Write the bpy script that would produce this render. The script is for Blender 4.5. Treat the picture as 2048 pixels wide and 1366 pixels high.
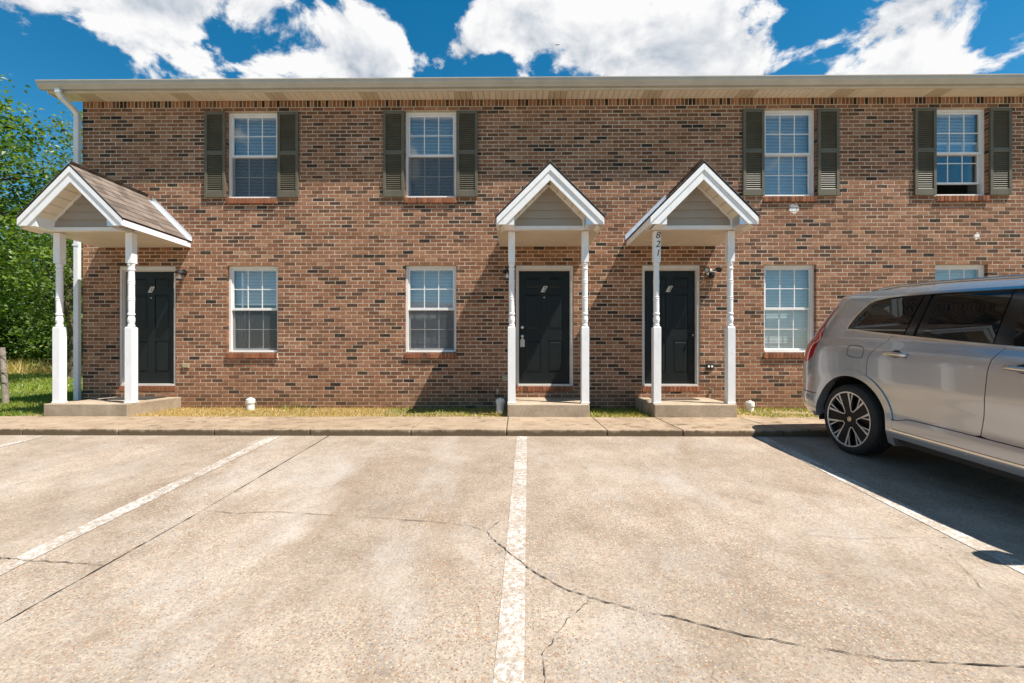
import bpy, bmesh, math, random
from mathutils import Vector, Matrix
from mathutils.geometry import delaunay_2d_cdt

# ------------------------------------------------------------------ camera, light, world
for o in list(bpy.data.objects):
    bpy.data.objects.remove(o)
scene = bpy.context.scene
COL = scene.collection
R = math.radians
D, CZ, F, HY, YAW = 8.146, 0.97, 911.3, 707.4, 0.0101

cam_data = bpy.data.cameras.new('camera')
cam = bpy.data.objects.new('camera', cam_data)
COL.objects.link(cam)
cam.location = (0, -D, CZ)
cam.rotation_euler = (R(90), 0, YAW)
cam_data.sensor_width = 36
cam_data.lens = F / 2048 * 36
cam_data.shift_y = (HY - 683) / 2048
cam_data.clip_end = 2000
scene.camera = cam

SUN = Vector((-0.515, 0.2536, -1.0)).normalized()      # direction the light travels
sun_d = bpy.data.lights.new('sun', 'SUN')
sun_d.energy = 5.0
sun_d.angle = R(0.53)
sun_d.color = (1.0, 0.95, 0.87)
sun = bpy.data.objects.new('sun', sun_d)
COL.objects.link(sun)
sun.rotation_euler = SUN.to_track_quat('-Z', 'Y').to_euler()
sun.location = (8, -6, 14)

scene.render.engine = 'CYCLES'
scene.view_settings.view_transform = 'Standard'
scene.view_settings.look = 'None'
scene.view_settings.gamma = 1
scene.view_settings.exposure = 0.88
scene.render.resolution_x = 1024
scene.render.resolution_y = 683


def ray(px, py):
    a = (px - 1024) / F
    b = (HY - py) / F
    c, s = math.cos(YAW), math.sin(YAW)
    return Vector((a * c - s, a * s + c, b)).normalized()


def build_world():
    w = bpy.data.worlds.new('World')
    scene.world = w
    w.use_nodes = True
    nt = w.node_tree
    N, L = nt.nodes, nt.links
    N.clear()

    def node(t, **k):
        n = N.new(t)
        for a, b in k.items():
            setattr(n, a, b)
        return n

    def val(x, sock):
        if isinstance(x, (int, float)):
            sock.default_value = x
        else:
            L.new(x, sock)

    def m(op, a, b=None, c=None, clamp=False):
        n = node('ShaderNodeMath', operation=op, use_clamp=clamp)
        val(a, n.inputs[0])
        if b is not None:
            val(b, n.inputs[1])
        if c is not None:
            val(c, n.inputs[2])
        return n.outputs[0]

    sky = node('ShaderNodeTexSky', sky_type='NISHITA')
    sky.sun_disc = False
    sky.sun_elevation = R(60)
    sky.sun_rotation = math.atan2(-SUN.x, -SUN.y)
    sky.air_density = 1.0
    sky.dust_density = 0.2
    sky.ozone_density = 3.0
    hs = node('ShaderNodeHueSaturation')
    hs.inputs['Hue'].default_value = 0.484
    hs.inputs['Saturation'].default_value = 1.4
    L.new(sky.outputs[0], hs.inputs['Color'])
    tc = node('ShaderNodeTexCoord')
    d = tc.outputs['Generated']
    sp = node('ShaderNodeSeparateXYZ')
    L.new(d, sp.inputs[0])

    def fbm(vec, scale, detail, rough, off):
        mp = node('ShaderNodeMapping')
        mp.inputs['Location'].default_value = off
        mp.inputs['Scale'].default_value = (1, 1, 1.5)
        L.new(vec, mp.inputs['Vector'])
        n = node('ShaderNodeTexNoise')
        n.inputs['Scale'].default_value = scale
        n.inputs['Detail'].default_value = detail
        n.inputs['Roughness'].default_value = rough
        n.inputs['Distortion'].default_value = 0.25
        L.new(mp.outputs[0], n.inputs['Vector'])
        return n.outputs['Fac']
    base = (3.1, 1.7, 0.4)
    n1 = fbm(d, 7.0, 10, 0.60, base)
    sh = tuple(base[i] + (-SUN[i]) * 0.035 for i in range(3))
    n2 = fbm(d, 7.0, 5, 0.55, sh)
    n3 = fbm(d, 2.2, 3, 0.5, (7, 2, 5))
    acc = m('MULTIPLY_ADD', n1, 1.6, -0.292)
    # where the large clouds hang: (pixel x, pixel y, angular radius, amount)
    blobs = [(180, 20, .20, .22), (430, 40, .20, .24), (600, 20, .12, .16), (-150, -60, .25, .22),
             (730, 110, .13, .24), (1030, 50, .09, .20), (1190, 90, .12, .22), (1370, 85, .15, .30), (1300, 150, .2, .12),
             (1830, 70, .13, .22), (1730, 120, .10, .18), (1560, 110, .06, .10), (2060, 110, .07, .14),
             (260, 175, .11, -.26), (870, 10, .08, -.2), (1560, 30, .09, -.16), (1990, 130, .06, -.12), (60, 180, .14, -.36),
             (1000, 140, .05, -.14), (900, 120, .05, .08)]
    for bx, by, rad, amt in blobs:
        dv = ray(bx, by)
        dp = node('ShaderNodeVectorMath', operation='DOT_PRODUCT')
        L.new(d, dp.inputs[0])
        dp.inputs[1].default_value = dv
        ang = m('ARCCOSINE', m('MINIMUM', dp.outputs['Value'], 0.99999))
        t = m('SUBTRACT', 1.0, m('DIVIDE', ang, rad), clamp=True)
        t = m('SMOOTH_MIN', m('MULTIPLY', t, 1.6), 1.0, 0.3)
        acc = m('MULTIPLY_ADD', t, amt, acc)
    acc = m('MULTIPLY_ADD', m('SUBTRACT', n3, 0.5), 0.25, acc)
    mr = node('ShaderNodeMapRange', interpolation_type='SMOOTHSTEP')
    mr.inputs['From Min'].default_value = 0.60
    mr.inputs['From Max'].default_value = 0.74
    L.new(acc, mr.inputs['Value'])
    mask = mr.outputs[0]
    # brightness of cloud: side towards the sun is white, thick parts grey
    lit = m('MULTIPLY_ADD', m('SUBTRACT', n1, n2), 2.6, 0.70, clamp=True)
    thick = m('MULTIPLY_ADD', m('SUBTRACT', acc, 0.80), -1.0, 1.0, clamp=True)
    lit = m('MULTIPLY', lit, thick)
    cr = node('ShaderNodeValToRGB')
    cr.color_ramp.elements[0].position = 0.2
    cr.color_ramp.elements[0].color = (0.40, 0.47, 0.57, 1)
    cr.color_ramp.elements[1].position = 0.75
    cr.color_ramp.elements[1].color = (1.0, 1.0, 1.0, 1)
    L.new(lit, cr.inputs['Fac'])
    b1 = node('ShaderNodeBackground')
    b1.inputs['Strength'].default_value = 0.072
    L.new(hs.outputs[0], b1.inputs['Color'])
    b2 = node('ShaderNodeBackground')
    b2.inputs['Strength'].default_value = 0.53
    L.new(cr.outputs[0], b2.inputs['Color'])
    mx = node('ShaderNodeMixShader')
    up = m('MULTIPLY', m('MULTIPLY_ADD', sp.outputs['Z'], 8.0, 0.0, clamp=True), mask)
    L.new(up, mx.inputs[0])
    L.new(b1.outputs[0], mx.inputs[1])
    L.new(b2.outputs[0], mx.inputs[2])
    out = node('ShaderNodeOutputWorld')
    L.new(mx.outputs[0], out.inputs[0])


build_world()
rnd = random.Random(11)


def LOTZ(Y):
    return 0.1016 + 0.0805 * max(Y, -14.0)


# ------------------------------------------------------------------ mesh helpers
def prop(o, label=None, cat=None, group=None, kind=None):
    if label: o['label'] = label
    if cat: o['category'] = cat
    if group: o['group'] = group
    if kind: o['kind'] = kind
    return o


def empty(name, loc=(0, 0, 0), rz=0):
    o = bpy.data.objects.new(name, None)
    COL.objects.link(o)
    o.empty_display_size = 0.2
    o.location = loc
    o.rotation_euler = (0, 0, rz)
    return o


def link(name, me, parent=None, loc=(0, 0, 0)):
    o = bpy.data.objects.new(name, me)
    COL.objects.link(o)
    o.parent = parent
    o.location = loc
    return o


def copy_tree(o, parent=None):
    c = o.copy()
    COL.objects.link(c)
    c.parent = parent
    for ch in list(o.children):
        copy_tree(ch, c)
    return c


class MB:
    def __init__(self):
        self.v, self.f, self.t, self.m = [], [], [], []
        self.tone = 0.5
        self.mi = 0

    def add(self, vs, fs):
        b = len(self.v)
        self.v += [tuple(p) for p in vs]
        self.t += [self.tone] * len(vs)
        for q in fs:
            self.f.append([b + i for i in q])
            self.m.append(self.mi)
        return self

    def box(self, x0, x1, y0, y1, z0, z1):
        return self.add([(x0, y0, z0), (x1, y0, z0), (x1, y1, z0), (x0, y1, z0), (x0, y0, z1), (x1, y0, z1), (x1, y1, z1), (x0, y1, z1)],
                        [(0, 3, 2, 1), (4, 5, 6, 7), (0, 1, 5, 4), (1, 2, 6, 5), (2, 3, 7, 6), (3, 0, 4, 7)])

    def prism(self, poly, y0, y1, ax='y'):
        n = len(poly)
        if ax == 'y':
            a = [(p[0], y0, p[1]) for p in poly]; b = [(p[0], y1, p[1]) for p in poly]
        elif ax == 'x':
            a = [(y0, p[0], p[1]) for p in poly]; b = [(y1, p[0], p[1]) for p in poly]
        else:
            a = [(p[0], p[1], y0) for p in poly]; b = [(p[0], p[1], y1) for p in poly]
        fs = [tuple(range(n)), tuple(range(2 * n - 1, n - 1, -1))]
        fs += [(i, i + n, (i + 1) % n + n, (i + 1) % n) for i in range(n)]
        return self.add(a + b, fs)

    def lathe(self, prof, n=16, cx=0, cy=0, ax='z', sq=None):
        vs, fs = [], []
        for r, z in prof:
            for k in range(n):
                a = 2 * math.pi * (k + .5) / n
                p = (cx + r * math.cos(a), cy + r * math.sin(a), z)
                if ax == 'y':
                    p = (p[0], z, p[1])
                vs.append(p)
        for i in range(len(prof) - 1):
            for k in range(n):
                k2 = (k + 1) % n
                fs.append((i * n + k, i * n + k2, (i + 1) * n + k2, (i + 1) * n + k))
        fs.append(tuple(range(n - 1, -1, -1)))
        fs.append(tuple(range((len(prof) - 1) * n, len(prof) * n)))
        return self.add(vs, fs)

    def tube(self, pts, rad, n=8):
        vs, fs = [], []
        P = [Vector(p) for p in pts]
        for i, p in enumerate(P):
            t = (P[min(i + 1, len(P) - 1)] - P[max(i - 1, 0)]).normalized()
            up = Vector((0, 0, 1)) if abs(t.z) < .9 else Vector((1, 0, 0))
            a = t.cross(up).normalized()
            b = t.cross(a)
            r = rad[i] if isinstance(rad, (list, tuple)) else rad
            for k in range(n):
                an = 2 * math.pi * k / n
                vs.append(p + a * math.cos(an) * r + b * math.sin(an) * r)
        for i in range(len(P) - 1):
            for k in range(n):
                k2 = (k + 1) % n
                fs.append((i * n + k, i * n + k2, (i + 1) * n + k2, (i + 1) * n + k))
        fs.append(tuple(range(n)))
        fs.append(tuple(range(len(P) * n - 1, (len(P) - 1) * n - 1, -1)))
        return self.add(vs, fs)

    def mesh(self, name, mats, smooth=False, fix=True):
        me = bpy.data.meshes.new(name)
        me.from_pydata(self.v, [], self.f)
        a = me.attributes.new('tone', 'FLOAT', 'POINT')
        a.data.foreach_set('value', self.t)
        for mm in (mats if isinstance(mats, (list, tuple)) else [mats]):
            me.materials.append(mm)
        if any(self.m):
            me.polygons.foreach_set('material_index', self.m)
        if fix:
            bm = bmesh.new(); bm.from_mesh(me)
            bmesh.ops.recalc_face_normals(bm, faces=bm.faces)
            bm.to_mesh(me); bm.free()
        if smooth:
            me.polygons.foreach_set('use_smooth', [True] * len(me.polygons))
        me.update()
        return me

    def build(self, name, mats, parent=None, loc=(0, 0, 0), smooth=False, bevel=0, fix=True):
        o = link(name, self.mesh(name, mats, smooth, fix), parent, loc)
        if bevel:
            b = o.modifiers.new('bevel', 'BEVEL'); b.width = bevel; b.segments = 2; b.limit_method = 'ANGLE'
        if smooth == 'auto':
            pass
        return o


# ------------------------------------------------------------------ materials
class NT:
    def __init__(self, name):
        self.mat = bpy.data.materials.new(name)
        self.mat.use_nodes = True
        self.nt = self.mat.node_tree
        self.N, self.L = self.nt.nodes, self.nt.links
        self.bsdf = self.N['Principled BSDF']
        self.out = self.N['Material Output']
        g = self.N.new('ShaderNodeNewGeometry')
        self.pos = g.outputs['Position']

    def noise(self, scale, detail=4, rough=.55, vec=None, stretch=None, dist=0):
        n = self.N.new('ShaderNodeTexNoise')
        n.inputs['Scale'].default_value = scale
        n.inputs['Detail'].default_value = detail
        n.inputs['Roughness'].default_value = rough
        n.inputs['Distortion'].default_value = dist
        v = vec or self.pos
        if stretch:
            mp = self.N.new('ShaderNodeMapping'); mp.inputs['Scale'].default_value = stretch
            self.L.new(v, mp.inputs['Vector']); v = mp.outputs[0]
        self.L.new(v, n.inputs['Vector'])
        return n.outputs['Fac']

    def attr(self, name='tone'):
        n = self.N.new('ShaderNodeAttribute'); n.attribute_name = name
        return n.outputs['Fac']

    def ramp(self, fac, stops, interp='LINEAR'):
        n = self.N.new('ShaderNodeValToRGB')
        cr = n.color_ramp
        cr.interpolation = interp
        while len(cr.elements) < len(stops):
            cr.elements.new(0.5)
        for e, (p, c) in zip(cr.elements, stops):
            e.position = p
            e.color = (*c, 1) if len(c) == 3 else c
        self.L.new(fac, n.inputs['Fac'])
        return n.outputs['Color']

    def math(self, op, a, b=None, c=None, clamp=False):
        n = self.N.new('ShaderNodeMath'); n.operation = op; n.use_clamp = clamp
        for i, x in enumerate((a, b, c)):
            if x is None: continue
            if isinstance(x, (int, float)): n.inputs[i].default_value = x
            else: self.L.new(x, n.inputs[i])
        return n.outputs[0]

    def mix(self, fac, a, b, mode='MIX'):
        n = self.N.new('ShaderNodeMix'); n.data_type = 'RGBA'; n.blend_type = mode
        for s, x in ((n.inputs[0], fac), (n.inputs[6], a), (n.inputs[7], b)):
            if isinstance(x, (int, float)): s.default_value = x
            elif isinstance(x, tuple): s.default_value = (*x, 1) if len(x) == 3 else x
            else: self.L.new(x, s)
        return n.outputs[2]

    def bump(self, h, strength=.3, dist=.01):
        n = self.N.new('ShaderNodeBump')
        n.inputs['Strength'].default_value = strength
        n.inputs['Distance'].default_value = dist
        self.L.new(h, n.inputs['Height'])
        self.L.new(n.outputs[0], self.bsdf.inputs['Normal'])

    def set(self, col=None, rough=None, metal=None, spec=None, **k):
        b = self.bsdf.inputs
        for s, x in (('Base Color', col), ('Roughness', rough), ('Metallic', metal), ('Specular IOR Level', spec)):
            if x is None: continue
            if isinstance(x, tuple): b[s].default_value = (*x, 1) if len(x) == 3 else x
            elif isinstance(x, (int, float)): b[s].default_value = x
            else: self.L.new(x, b[s])
        for s, x in k.items():
            b[s.replace('_', ' ')].default_value = x
        return self.mat


def simple(name, col, rough=.5, metal=0, var=.12, scale=9, bump=0, spec=.5, bscale=60, **k):
    n = NT(name)
    f = n.noise(scale, 5)
    lo = tuple(c * (1 - var) for c in col)
    hi = tuple(min(1, c * (1 + var)) for c in col)
    c = n.ramp(f, [(.3, lo), (.7, hi)])
    if bump:
        n.bump(n.noise(bscale, 3), bump, .004)
    return n.set(c, rough, metal, spec, **k)


def mat_brick(name, tint=(1, 1, 1)):
    n = NT(name)
    t = n.attr()
    def q(*c): return tuple(c[i] * tint[i] for i in range(3))
    c = n.ramp(t, [(0, q(.030, .019, .013)), (.05, q(.050, .030, .019)), (.13, q(.100, .052, .030)), (.30, q(.192, .085, .043)), (.55, q(.275, .125, .065)), (.8, q(.333, .163, .090)), (1, q(.385, .21, .12))])
    g = n.noise(55, 4, .7)
    g2 = n.noise(7, 3, .6)
    gc = n.ramp(g, [(.28, (.62, .60, .58)), (.5, (.95, .95, .95)), (.72, (1.28, 1.25, 1.2))])
    c = n.mix(1.0, c, gc, 'MULTIPLY')
    # lime bloom and mortar smears on some bricks
    sm = n.ramp(n.noise(16, 5, .7, stretch=(1, 1, 2.2)), [(.56, (0, 0, 0)), (.72, (1, 1, 1))])
    c = n.mix(n.math('MULTIPLY', sm, .30), c, (.52, .38, .28))
    w = n.ramp(g2, [(.3, (.82, .8, .78)), (.7, (1.1, 1.1, 1.1))])
    c = n.mix(1.0, c, w, 'MULTIPLY')
    c = dirt(n, c, .4)
    # splashes of white paint left on the wall
    for (x, z, r) in ((4.93, 3.55, .10), (8.15, 3.05, .07)):
        vm = n.N.new('ShaderNodeVectorMath'); vm.operation = 'DISTANCE'
        n.L.new(n.pos, vm.inputs[0]); vm.inputs[1].default_value = (x, 0, z)
        e = n.math('MULTIPLY_ADD', n.noise(22, 3), .12, vm.outputs['Value'])
        k = n.math('LESS_THAN', e, r + .045)
        c = n.mix(k, c, (.75, .72, .68))
    n.bump(g, .5, .006)
    return n.set(c, .9, 0, .25)


def mat_concrete(name, a, b, speck=0, rough=.9, stain=None, grime=False):
    n = NT(name)
    big = n.noise(.55, 6, .62, dist=.6)
    mid = n.noise(2.8, 6, .7)
    fine = n.noise(48, 5, .78)
    c = n.ramp(big, [(.3, a), (.68, b)])
    m = n.ramp(mid, [(.3, (.74, .71, .67)), (.7, (1.14, 1.14, 1.14))])
    c = n.mix(1.0, c, m, 'MULTIPLY')
    fc = n.ramp(fine, [(.28, (.55, .52, .49)), (.5, (.98, .98, .98)), (.72, (1.30, 1.30, 1.30))])
    c = n.mix(1.0 if speck > .5 else .6, c, fc, 'MULTIPLY')
    if speck > .5:
        # brown tyre-worn patches and drips along the bays
        wp = n.ramp(n.noise(1.3, 6, .72, stretch=(1.5, .42, 1)), [(.53, (0, 0, 0)), (.72, (1, 1, 1))])
        c = n.mix(n.math('MULTIPLY', wp, .65), c, (.215, .155, .105))
        dr = n.ramp(n.noise(6.5, 3, .5), [(.655, (0, 0, 0)), (.72, (1, 1, 1))])
        c = n.mix(n.math('MULTIPLY', dr, .45), c, (.15, .12, .10))
    if stain:
        st = n.ramp(n.noise(1.1, 6, .7, stretch=(1.4, .6, 1)), [(.5, (0, 0, 0)), (.75, (1, 1, 1))])
        c = n.mix(n.math('MULTIPLY', st, stain[1]), c, stain[0])
    if speck:
        for sc, thr, amt, seed in ((74, .36, .9, 0), (46, .26, .85, 5), (120, .36, .7, 9)):
            vo = n.N.new('ShaderNodeTexVoronoi'); vo.inputs['Scale'].default_value = sc
            mp = n.N.new('ShaderNodeMapping'); mp.inputs['Location'].default_value = (seed, seed * 2, 0)
            n.L.new(n.pos, mp.inputs['Vector']); n.L.new(mp.outputs[0], vo.inputs['Vector'])
            sep = n.N.new('ShaderNodeSeparateColor'); n.L.new(vo.outputs['Color'], sep.inputs[0])
            stone = n.ramp(sep.outputs[0], [(0, (.17, .075, .03)), (.22, (.30, .14, .06)), (.42, (.24, .22, .20)), (.6, (.52, .40, .27)), (.8, (.12, .11, .105)), (1, (.66, .60, .50))], 'CONSTANT')
            k = n.math('LESS_THAN', vo.outputs['Distance'], thr)
            pick = n.math('GREATER_THAN', sep.outputs[1], .40)
            dens = n.ramp(n.noise(.9, 4, .6, stretch=(1, 1, 1)), [(.35, (.35, .35, .35)), (.65, (1, 1, 1))])
            k = n.math('MULTIPLY', n.math('MULTIPLY', k, pick), n.math('MULTIPLY', dens, amt * speck))
            c = n.mix(k, c, stone)
    if grime:
        sp = n.N.new('ShaderNodeSeparateXYZ'); n.L.new(n.pos, sp.inputs[0])
        e = n.math('MULTIPLY_ADD', n.noise(5, 5, .7, stretch=(1, 1, .25)), .16, n.math('ADD', sp.outputs[2], -.045))
        gk = n.ramp(e, [(-.0, (1, 1, 1)), (.012, (.75, .75, .75)), (.03, (0, 0, 0))])
        c = n.mix(n.math('MULTIPLY', gk, .8), c, (.075, .05, .025))
    n.bump(fine, .35, .004)
    n.last = c
    n.set(c, rough, 0, .3)
    return n


def mat_leaf(name, stops):
    n = NT(name)
    c = n.ramp(n.attr(), stops)
    dif = n.N.new('ShaderNodeBsdfDiffuse'); tr = n.N.new('ShaderNodeBsdfTranslucent'); gl = n.N.new('ShaderNodeBsdfGlossy')
    gl.inputs['Roughness'].default_value = .45
    n.L.new(c, dif.inputs[0])
    c2 = n.mix(1.0, c, (1.25, 1.2, .5), 'MULTIPLY')
    n.L.new(c2, tr.inputs[0])
    mx = n.N.new('ShaderNodeMixShader'); mx.inputs[0].default_value = .5
    n.L.new(dif.outputs[0], mx.inputs[1]); n.L.new(tr.outputs[0], mx.inputs[2])
    m2 = n.N.new('ShaderNodeMixShader'); m2.inputs[0].default_value = .04
    n.L.new(mx.outputs[0], m2.inputs[1]); n.L.new(gl.outputs[0], m2.inputs[2])
    n.L.new(m2.outputs[0], n.out.inputs[0])
    return n.mat


def mat_glass(name, ior=.09, tint=(.9, .95, .95)):
    n = NT(name)
    lw = n.N.new('ShaderNodeLayerWeight'); lw.inputs['Blend'].default_value = .5
    fr = n.math('MULTIPLY_ADD', n.math('POWER', lw.outputs['Facing'], 4.0), 1 - ior, ior, clamp=True)
    t = n.N.new('ShaderNodeBsdfTransparent'); t.inputs[0].default_value = (*tint, 1)
    g = n.N.new('ShaderNodeBsdfGlossy'); g.inputs['Roughness'].default_value = .015
    mx = n.N.new('ShaderNodeMixShader')
    n.L.new(fr, mx.inputs[0]); n.L.new(t.outputs[0], mx.inputs[1]); n.L.new(g.outputs[0], mx.inputs[2])
    bn = n.N.new('ShaderNodeBump'); bn.inputs['Strength'].default_value = .04; bn.inputs['Distance'].default_value = .02
    n.L.new(n.noise(2.2, 1), bn.inputs['Height'])
    n.L.new(bn.outputs[0], g.inputs['Normal'])
    n.L.new(mx.outputs[0], n.out.inputs[0])
    return n.mat


def mat_screen(name):
    n = NT(name)
    t = n.N.new('ShaderNodeBsdfTransparent')
    d = n.N.new('ShaderNodeBsdfDiffuse'); d.inputs[0].default_value = (.10, .105, .11, 1)
    mx = n.N.new('ShaderNodeMixShader'); mx.inputs[0].default_value = .30
    n.L.new(t.outputs[0], mx.inputs[1]); n.L.new(d.outputs[0], mx.inputs[2])
    n.L.new(mx.outputs[0], n.out.inputs[0])
    return n.mat


def dirt(n, c, amt=.5):
    # earth splashed up from the verge and rusty run-off, ragged along its upper edge
    sp = n.N.new('ShaderNodeSeparateXYZ'); n.L.new(n.pos, sp.inputs[0])
    e = n.math('MULTIPLY_ADD', n.noise(1.6, 6, .7), -1.1, sp.outputs[2])
    k = n.ramp(n.math('ADD', e, .62), [(.0, (1, 1, 1)), (.55, (0, 0, 0))])
    c = n.mix(n.math('MULTIPLY', k, amt), c, (.20, .105, .045))
    st = n.ramp(n.noise(2.4, 5, .65, stretch=(3.2, 1, .35)), [(.55, (0, 0, 0)), (.75, (1, 1, 1))])
    return n.mix(n.math('MULTIPLY', st, .28), c, (.10, .065, .04))


def mat_mortar():
    n = NT('mortar')
    c = n.ramp(n.noise(14, 5), [(.3, (.46, .38, .295)), (.7, (.62, .525, .42))])
    w = n.ramp(n.noise(1.3, 4, .6), [(.3, (.70, .66, .60)), (.65, (1.08, 1.08, 1.08))])
    c = n.mix(1.0, c, w, 'MULTIPLY')
    c = dirt(n, c, .45)
    n.bump(n.noise(80, 3), .3, .003)
    return n.set(c, .95, 0, .2)


M = {}
M['brick'] = mat_brick('brick_clay')
M['sill_brick'] = mat_brick('sill_brick_clay', (1.15, .92, .85))
M['mortar'] = mat_mortar()
M['vinyl'] = simple('white_vinyl', (.74, .72, .69), .42, var=.05, scale=5)
def mat_trim():
    n = NT('white_trim_paint')
    c = n.ramp(n.noise(7, 5), [(.3, (.76, .75, .735)), (.7, (.83, .82, .81))])
    st = n.ramp(n.noise(9, 6, .75, stretch=(2.5, 2.5, .5)), [(.54, (0, 0, 0)), (.75, (1, 1, 1))])
    c = n.mix(n.math('MULTIPLY', st, .38), c, (.46, .42, .37))
    ch = n.ramp(n.noise(46, 3, .6), [(.70, (0, 0, 0)), (.74, (1, 1, 1))])
    c = n.mix(n.math('MULTIPLY', ch, .5), c, (.38, .34, .29))
    return n.set(c, .48, 0, .45)
M['paint_white'] = mat_trim()
M['cream'] = simple('cream_vinyl', (.62, .54, .43), .5, var=.07, scale=4)
def mat_soffit():
    n = NT('cream_soffit')
    c = n.ramp(n.attr(), [(0, (.52, .43, .31)), (.5, (.70, .62, .49)), (1, (.78, .70, .58))])
    return n.set(c, .5, 0, .4)
M['soffit'] = mat_soffit()
M['siding'] = simple('tan_siding', (.34, .295, .24), .55, var=.05, scale=4)
M['gutter'] = simple('gutter_paint', (.43, .405, .355), .35, var=.10, scale=3)
M['downspout'] = simple('downspout_paint', (.66, .68, .70), .35, var=.06, scale=3)
def mat_shutter():
    n = NT('olive_shutter_plastic')
    f = n.noise(5, 4)
    c = n.ramp(f, [(.3, (.100, .087, .058)), (.7, (.130, .113, .076))])
    return n.set(c, .55, 0, .4)
M['shutter'] = mat_shutter()
M['glass'] = mat_glass('window_glass', .105, (.96, .98, .98))
M['screen'] = mat_screen('insect_screen')
M['blind'] = simple('white_blind', (.90, .91, .92), .5, var=.06, scale=3)
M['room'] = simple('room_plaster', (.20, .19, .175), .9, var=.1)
M['curtain'] = simple('grey_curtain', (.30, .30, .30), .9, var=.2, scale=12)
M['door'] = simple('dark_door_paint', (.0075, .0105, .0100), .42, var=.2, scale=6, bump=.05, spec=.3)
M['frame'] = simple('door_trim', (.60, .56, .51), .5, var=.08, scale=6)
M['metal'] = simple('brushed_metal', (.62, .58, .50), .3, 1, var=.1)
M['dark_metal'] = simple('black_metal', (.012, .012, .013), .4, 0, var=.2)
M['flash'] = simple('bare_aluminium', (.72, .74, .77), .38, .7, var=.08)
M['ink'] = simple('black_ink', (.008, .008, .008), .5)
M['plate'] = simple('number_plate', (.50, .48, .43), .5)
def mat_shingle():
    n = NT('asphalt_shingle')
    c = n.ramp(n.attr(), [(0, (.085, .066, .054)), (.5, (.155, .120, .097)), (1, (.22, .175, .145))])
    g = n.ramp(n.noise(160, 3, .7), [(.3, (.7, .7, .7)), (.7, (1.3, 1.3, 1.3))])
    c = n.mix(1.0, c, g, 'MULTIPLY')
    n.bump(n.noise(200, 2), .5, .003)
    return n.set(c, .92, 0, .2)
M['shingle'] = mat_shingle()
M['lot'] = mat_concrete('lot_concrete', (.252, .200, .152), (.368, .306, .246), 1.0, .92, ((.43, .405, .375), .55)).mat
M['walk'] = mat_concrete('walk_concrete', (.29, .215, .145), (.38, .29, .205), .25, .9, ((.28, .17, .10), .25), True).mat
M['step'] = mat_concrete('step_concrete', (.30, .235, .165), (.42, .34, .25), .15, .9).mat
M['joint'] = simple('joint_dirt', (.055, .042, .028), .95, var=.4, scale=20)
M['crack'] = simple('crack_dirt', (.028, .022, .016), .95, var=.4, scale=30)
def mat_line():
    n = mat_concrete('line_paint', (.252, .200, .152), (.368, .306, .246), 1.0, .85)
    worn = n.ramp(n.math('MULTIPLY_ADD', n.noise(30, 6, .82), .72, n.math('MULTIPLY', n.noise(3.2, 4, .6), .34)), [(.40, (.82, .82, .82)), (.56, (.05, .05, .05))])
    c = n.mix(worn, n.last, (.70, .685, .66))
    return n.set(c, .75, 0, .35)
M['line'] = mat_line()
def mat_ground():
    n = NT('lawn_soil')
    f = n.noise(1.2, 6, .7)
    g = n.noise(26, 4, .7)
    c = n.ramp(f, [(.3, (.11, .17, .026)), (.6, (.19, .25, .04)), (.8, (.27, .26, .07))])
    c = n.mix(1.0, c, n.ramp(g, [(.3, (.6, .6, .6)), (.7, (1.3, 1.3, 1.3))]), 'MULTIPLY')
    n.bump(g, .6, .03)
    return n.set(c, .95, 0, .1)
M['ground'] = mat_ground()
M['soil'] = simple('dry_soil', (.29, .20, .10), .95, var=.4, scale=12, bump=.6)
M['leaf'] = mat_leaf('maple_leaf', [(0, (.030, .065, .010)), (.5, (.085, .165, .024)), (1, (.19, .27, .045))])
M['leaf2'] = mat_leaf('pale_leaf', [(0, (.045, .085, .016)), (.5, (.12, .18, .036)), (1, (.22, .27, .075))])
M['leaf3'] = mat_leaf('dark_leaf', [(0, (.028, .062, .010)), (.5, (.085, .155, .022)), (1, (.19, .26, .042))])
M['grass'] = mat_leaf('grass_blade', [(0, (.07, .13, .014)), (.4, (.17, .26, .03)), (.6, (.28, .29, .05)), (.8, (.50, .36, .12)), (1, (.60, .44, .18))])
M['bark'] = simple('bark', (.10, .075, .055), .95, var=.4, scale=14, bump=.8, bscale=24)
M['post_wood'] = simple('weathered_wood', (.27, .22, .18), .9, var=.3, scale=18, bump=.5)
M['pvc'] = simple('white_pvc', (.74, .72, .66), .4, var=.08)
M['mat'] = simple('door_mat', (.11, .07, .045), .95, var=.4, scale=40, bump=.8)
M['dark_mat'] = simple('dark_door_mat', (.03, .028, .026), .95, var=.4, scale=40, bump=.8)

# ------------------------------------------------------------------ ground, lot, sidewalk
mb = MB()
ys = [-400, -40, -14.0, -2.34, -2.2, 30, 120, 600]
zs = [LOTZ(-14) - .08, LOTZ(-14) - .08, LOTZ(-14) - .06, LOTZ(-2.34) - .05, -.03, -.03, -.03, -.03]
xs = [-600, -60, -20, 20, 60, 600]
mb.add([(x, y, z) for y, z in zip(ys, zs) for x in xs],
       [(j * 6 + i, j * 6 + i + 1, (j + 1) * 6 + i + 1, (j + 1) * 6 + i) for j in range(7) for i in range(5)])
prop(mb.build('ground', M['ground'], fix=False), kind='structure')

mb = MB()
ly = [-30, -14.0, -9, -2.31]
mb.add([(x, y, LOTZ(y)) for y in ly for x in (-30, 30)], [(j * 2, j * 2 + 1, j * 2 + 3, j * 2 + 2) for j in range(3)])
lot = prop(mb.build('parking_lot', M['lot'], fix=False), kind='structure')


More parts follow.
